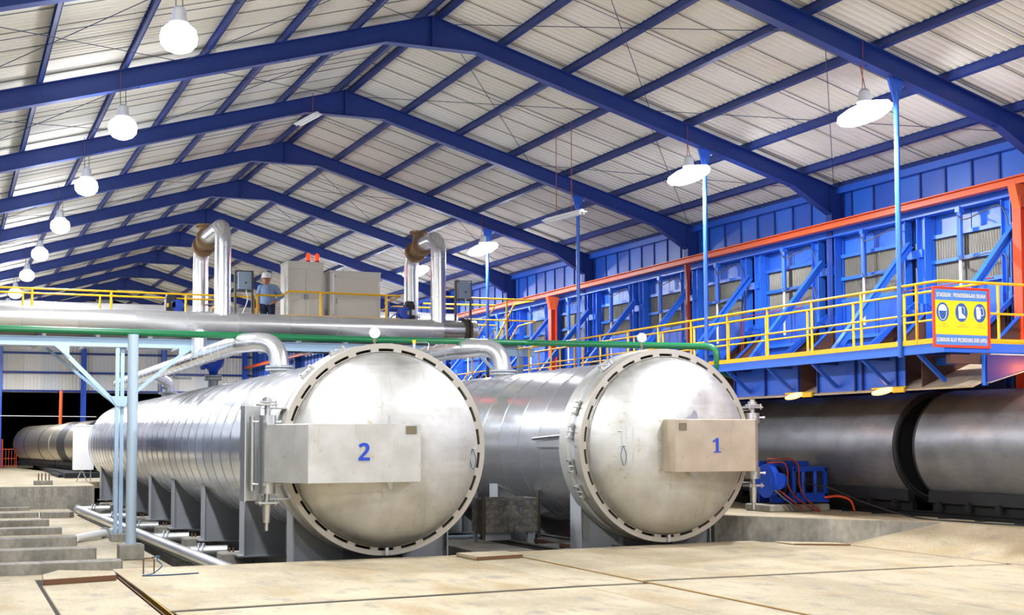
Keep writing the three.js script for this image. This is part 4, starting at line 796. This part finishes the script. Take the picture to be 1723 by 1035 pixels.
{
  const a = cage('large dark steel fruit cage under the hopper, behind the blue winch', 16.5, 1.64, 19.44, 31, 1.0, M.blackSteel, []);
  const b = cage('large dark steel fruit cage under the hopper, cut by the right picture edge', 16.5, 1.64, 12.5, 18.9, 1.0, M.blackSteel, []);
  for (const [o, z] of [[a, -.0], [b, -6.4]]) mesh('end_hoop', lathe([[.93, z - .03], [1.004, z - .03], [1.004, z + .03], [.93, z + .03]], 96, 'z'), M.blackSteelSm, o);
  const r = tag(mesh('rail_track', [ibeam(P(15.95, .47, 3), P(15.95, .47, 60), .09, .1, .016), ibeam(P(17.05, .47, 3), P(17.05, .47, 60), .09, .1, .016), ...Array.from({ length: 60 }, (_, i) => span(15.7, 17.3, .41, .44, 4 + i * .9, 4.14 + i * .9))], M.black), 'dark rail track under the large steel cages at the right', 'rail track');
  const bandsA = n => { const o = []; return o; };
  const yw = .09;
  cage('black and tan banded fruit cage far left, beside the white box', 6.25, 1.63, 62, 70, 1.07, M.blackSteelSm, [[.0, .8, M.blackSteelSm], [.9, 3.6, M.bandLight, .012], [3.7, 5.8, M.blackSteelSm], [5.9, 7.9, M.bandLight, .012]], yw);
  cage('tan metal fruit cage far left, by the orange fence', 5.5, 1.6, 70.4, 83, 1.05, M.bandLight, [[3, 3.2, M.blackSteelSm, .01], [8.2, 8.35, M.blackSteelSm, .01]], yw);
  tag(mesh('rail_track', [span(4.5, 6.2, .2, .42, 60, 84), span(4.3, 6.4, .2, .34, 61, 66)], M.black), 'dark rail track under the banded cages far at the left', 'rail track');
}
{ // fence and poles far at the left
  const f = thing('mesh_fence', 'orange mesh fence in the dark at the far left', 'fence', P(2.6, .2, 84.8));
  mesh('frame', [bar(V(-1.6, 1.1, 0), V(1.0, 1.1, 0), .05, .05), bar(V(-1.6, .55, 0), V(1, .55, 0), .04, .04), bar(V(-1.6, .1, 0), V(1, .1, 0), .04, .04), bar(V(1, 0, 0), V(1, 1.1, 0), .05, .05)], M.fence, f);
  for (let i = 0; i < 16; i++) mesh('picket', bar(V(-1.5 + i * .16, .05, 0), V(-1.5 + i * .16, 1.1, 0), .025, .025), M.fence, f);
  const a = tag(mesh('orange_pole', [rod(P(2.78, .2, 83.9), P(2.78, 1.9, 83.9), .05, 8)], M.orangeSm), 'short orange pole by the mesh fence at the left edge', 'pole');
  const b = tag(mesh('orange_pole', [rod(P(5.6, .2, 79), P(5.66, 4.6, 79), .09, 10)], M.orange), 'tall orange pole standing behind the banded cages', 'pole');
}
// ------------------------------------------------------------------ between the vessels
{
  const t = thing('dump_bucket', 'grimy dark steel bucket between the two vessels', 'bucket', P(9.45, 0, 22.9));
  const wq = rbox(1.0, .62, .03, 0, .42, .25, .006);
  mesh('front_plate', [wq], M.bucket, t, 1);
  mesh('side_plate', [rbox(.03, .62, .6, -.52, .42, -.04, .006), rbox(.03, .62, .6, .52, .42, -.04, .006), rbox(1.0, .62, .03, 0, .42, -.34, .006)], M.bucket, t, 1);
  mesh('guide_post', [bar(V(-.55, 0, .28), V(-.55, .82, .28), .05, .05), bar(V(.56, 0, .24), V(.56, .86, .24), .05, .05), bar(V(-.6, .1, .18), V(-.6, .72, .18), .06, .06)], M.flangeBrown, t);
  mesh('support', [box(.06, .95, .06, -.48, .37, -.3), box(.5, .14, .04, -.2, .03, .1), box(.12, .2, .1, .42, .0, .15)], M.greyPaint, t);
  const r = thing('rail_beams', 'pair of rusty steel rail beams with cross members in front of the dark bucket', 'rail beam', V(0, 0, 0));
  mesh('rail', [ibeam(P(9.45, -.1, 24.2), P(9.47, -.1, 20.2), .09, .14, .02)], M.post, r); mesh('rail', [ibeam(P(10.66, -.1, 24.2), P(10.68, -.1, 20.2), .09, .14, .02)], M.post, r);
  mesh('inner_rail', [span(10.3, 10.36, -.16, -.1, 20.2, 24)], M.rustEdge, r);
  for (const D of [21.3, 22.4]) mesh('cross_member', [span(9.5, 10.64, -.18, -.1, D, D + .07)], M.greyPaint, r);
  mesh('cross_pipe', [rod(P(7.6, -.08, 24.2), P(9.4, -.08, 24.1), .06, 12)], M.boxGrey, r);
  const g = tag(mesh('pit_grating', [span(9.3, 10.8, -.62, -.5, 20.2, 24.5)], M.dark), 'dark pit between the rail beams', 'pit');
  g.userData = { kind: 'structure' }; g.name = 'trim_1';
}
{ // winch
  const t = thing('winch', 'blue motor winch on a low concrete base right of the right vessel', 'winch', P(14.9, .42, 21.8));
  mesh('base', [prism([[-.72, -.42], [.62, -.42], [.62, .42], [-.72, .42]], 0, .14, .02)], M.grey, t, 1);
  mesh('side_frame', [plateXY([[-.5, .16], [.42, .16], [.42, .7], [.36, .95], [-.48, .95], [-.5, .9]], -.1, .05), plateXY([[-.5, .16], [.42, .16], [.42, .7], [.36, .95], [-.48, .95], [-.5, .9]], .3, .05)], M.valveBlue, t);
  mesh('front_frame', [rbox(.78, .09, .1, .2, .8, .36, .01), rbox(.78, .1, .1, .2, .3, .36, .01), rbox(.07, .55, .1, -.16, .55, .36, .01), rbox(.07, .55, .1, .56, .55, .36, .01), rbox(.8, .1, .5, .2, .22, .2, .01), rbox(.07, .1, .5, .56, .8, .12, .01), rbox(.07, .1, .5, .56, .3, .12, .01)], M.valveBlue, t);
  mesh('guide_roller', [rod(V(.06, .32, .36), V(.06, .78, .36), .05, 14)], M.valveBlue, t); mesh('guide_roller', [rod(V(.34, .32, .36), V(.34, .78, .36), .05, 14)], M.valveBlue, t);
  mesh('rope_drum', [rod(V(-.3, .56, .1), V(.4, .56, .1), .2, 24), rod(V(-.36, .56, .1), V(-.3, .56, .1), .3, 28)], M.blackSteelSm, t);
  mesh('gear_housing', [rod(V(-.62, .58, .12), V(-.5, .58, .12), .32, 32), rod(V(-.56, .58, .44), V(-.46, .58, .38), .16, 20)], M.valveBlue, t);
  const hose = (a, m) => mesh('hydraulic_hose', [tube(a.map(p => V(...p)), .016, 40, 8)], m, t);
  hose([[-.62, 1.0, .2], [-.2, .98, .4], [-.12, .9, .46], [-.08, .5, .46], [.0, .3, .47], [.3, .0, .6]], M.hoseRed);
  hose([[-.62, .92, .2], [-.42, .92, .46], [-.38, .8, .5], [-.36, .5, .5], [-.2, .28, .5], [.22, .0, .62]], M.hoseRed);
  hose([[-.56, .45, .4], [-.4, .3, .5], [-.1, .05, .6]], M.hoseRed); hose([[-.6, .42, .4], [-.46, .26, .5], [-.16, .03, .62]], M.post);
  tag(mesh('orange_hose', [tube([P(15.35, .68, 21.3), P(15.62, .7, 21.2), P(15.8, .62, 21.1), P(15.86, .43, 21.05)], .025, 24, 8)], M.orangeSm), 'bright orange hose looping out beside the blue winch', 'hose');
  const cb = tag(mesh('cable', [tube([P(14.95, .95, 21.4), P(15.1, .9, 20.9), P(15.25, .65, 20), P(15.3, .44, 18.6), P(15.35, .432, 17.3), P(15.5, .432, 16.3), P(15.7, .432, 15)], .014, 80, 6)], M.cable), 'black cable running from the blue winch along the floor to the right', 'cable');
  const h2 = tag(mesh('orange_hose', [tube([P(14.85, 3.45, 30.5), P(15.2, 3.6, 30.5), P(15.55, 3.4, 30.5), P(15.65, 2.9, 30.5), P(15.65, 2.3, 30.5)], .08, 30, 10)], M.orangeSm), 'thick orange pipe bend above the right vessel, left of the yellow railing', 'hose');
}

// ------------------------------------------------------------------ lamps
function highBay(x, D, label, tilt, out) {
  const y = D < 18 ? 7.02 : Math.min(7.34, 7.14 + (D - 23.45) * .008);
  const t = thing('high_bay_lamp', label, 'lamp', P(x, y, D), out ? undefined : x < 5 ? 'left row of hanging lamps' : 'right row of hanging lamps');
  const yt = roofY(x, D) + .05 - y;
  mesh('hanger_wire', [rod(V(-.04, .3, 0), V(-.06, yt, .06), .007, 6)], x < 5 ? M.wire : M.redRod, t); mesh('hanger_wire', [rod(V(.05, .3, 0), V(.07, yt, -.3), .007, 6)], x < 5 ? M.wire : M.redRod, t);
  mesh('housing', lathe([[.0001, .4], [.06, .4], [.09, .36], [.1, .24], [.13, .2], [.13, .17], [.0001, .17]], 20), M.housing, t);
  if (tilt) {
    const q = mesh('glowing_lens', lathe([[.0001, .15], [.25, .14], [.42, .08], [.46, 0], [.41, -.07], [.25, -.13], [.0001, -.15]], 36), M.lampGlow, t); q.rotation.set(-.1, 0, .28);
    const pl = new THREE.PointLight(LAMP_COLOR, LAMP_SIDE, 0, 2); pl.position.set(-.03, -.2, 0); pl.castShadow = true; pl.shadow.radius = 9; t.add(pl);
    const sp = new THREE.SpotLight(LAMP_COLOR, LAMP_DOWN, 0, 1.5, .22, 2); sp.castShadow = true; sp.shadow.radius = 9; sp.position.set(-.03, -.26, 0); sp.target.position.set(-.03, -4, 0); t.add(sp); t.add(sp.target);
    return;
  }
  const g = lathe([[.0001, .17], [.14, .165], [.22, .1], [.243, .0], [.23, -.09], [.17, -.16], [.08, -.2], [.0001, -.21]], 32);
  const b = mesh('glowing_globe', g, M.lampGlow, t);
  const pl = new THREE.PointLight(LAMP_COLOR, LAMP_ROUND, 0, 2); pl.castShadow = true; pl.shadow.radius = 8; t.add(pl);
  const sp = new THREE.SpotLight(LAMP_COLOR, LAMP_DOWN, 0, 1.5, .22, 2); sp.castShadow = true; sp.shadow.radius = 9; sp.position.set(0, -.24, 0); sp.target.position.set(0, -4, 0); t.add(sp); t.add(sp.target);
}
const nm = ['nearest', 'second', 'third', 'fourth', 'fifth', 'sixth', 'farthest'];
[17.45, 23.45, 29.45, 35.45, 41.45, 47.45, 53.45].forEach((D, i) => highBay([2.63, 2.61, 2.55, 2.45, 2.31, 2.25, 2.13][i], D, `hanging round lamp of the left row, ${nm[i]} from the camera`, 0));
[[13.47, 17.45, 'hanging lamp of the right row, by the top of the nearest pole'], [13.72, 23.45, 'hanging lamp of the right row, second, beside the second pale blue pole'], [13.95, 35.45, 'hanging lamp of the right row, right of the right steam pipe loop'], [13.95, 41.45, 'hanging lamp of the right row, seen through the right steam pipe loop']].forEach(([x, D, l]) => highBay(x, D, l, .3));
[[2.6, 11.45, 0, 'left hanging lamp above the front slabs, out of the picture'], [2.6, 5.45, 0, 'left hanging lamp above the camera'], [13.6, 11.45, 1, 'right hanging lamp above the ramp, out of the picture'], [13.6, 5.45, 1, 'right hanging lamp beside the camera, out of the picture'],
  [2.1, 59.45, 0, 'left hanging lamp hidden by the rear pipe, first past the vessels'], [2.05, 65.45, 0, 'left hanging lamp above the nearest banded cage'], [2, 71.45, 0, 'left hanging lamp above the farthest banded cage'], [2, 77.45, 0, 'left hanging lamp nearest the end wall'],
  [13.95, 47.45, 1, 'right hanging lamp hidden by the wide beige cabinet'], [13.95, 53.45, 1, 'right hanging lamp hidden by the tall beige cabinet'], [13.95, 65.45, 1, 'right hanging lamp far behind the cabinets'], [13.95, 77.45, 1, 'right hanging lamp nearest the end wall']].forEach(([x, D, k, l]) => highBay(x, D, l, k, true));
[[7.32, 29.45, 9.0, .5, 'thin white tube light hanging from red rods under the ridge'], [12.2, 26.2, 6.58, 1, 'thin white tube light hanging from red rods above the right side']].forEach(([x, D, y, s, l]) => {
  const t = thing('tube_light', l, 'lamp', P(x, y, D)); t.rotation.y = .15;
  const g = s < 1 ? .95 : 1.2;
  mesh('tray', [rbox(.2, .03, g * 1.25, 0, .06, 0, .006), rbox(.08, .05, g * 1.2, 0, .09, 0, .01)], M.tubeWhite, t);
  for (const q of [-.05, .05]) mesh('tube', rod(V(q, .025, -g * .58), V(q, .025, g * .58), .016, 10), M.tubeWhite, t);
  for (const q of [-.3, .3]) mesh('hanger_rod', rod(V(0, .1, q), V(0, roofY(x, D) - y + .05, q), .008, 6), M.redRod, t);
});
// warm lamps under the chutes
[[14.63, 21.2, 'glowing orange lamp under the chutes, left of the two'], [14.63, 18.6, 'glowing orange lamp under the chutes, right of the two'], [15.9, 16.0, 'glowing orange lamp behind the gusset at the right edge']].forEach(([x, D, l]) => {
  const y = x > 15.5 ? 2.95 : 2.6;
  const t = thing('chute_lamp', l, 'lamp', P(x, y, D));
  mesh('bracket', [rbox(.04, .09, .3, .0, .01, .42, .01), rbox(.03, .03, .9, .03, .055, .12, .008)], M.actYellow, t);
  mesh('glowing_lens', [new THREE.SphereGeometry(1, 20, 12)  .scale(.05, .055, .3).rotateX(-.12)], M.sodium, t);
  const pl = new THREE.PointLight(0xff7a28, x > 15.5 ? 8 : .8, 0, 2); pl.position.set(-.12, -.05, 0); pl.castShadow = true; t.add(pl);
});
renderer.render(scene, camera);
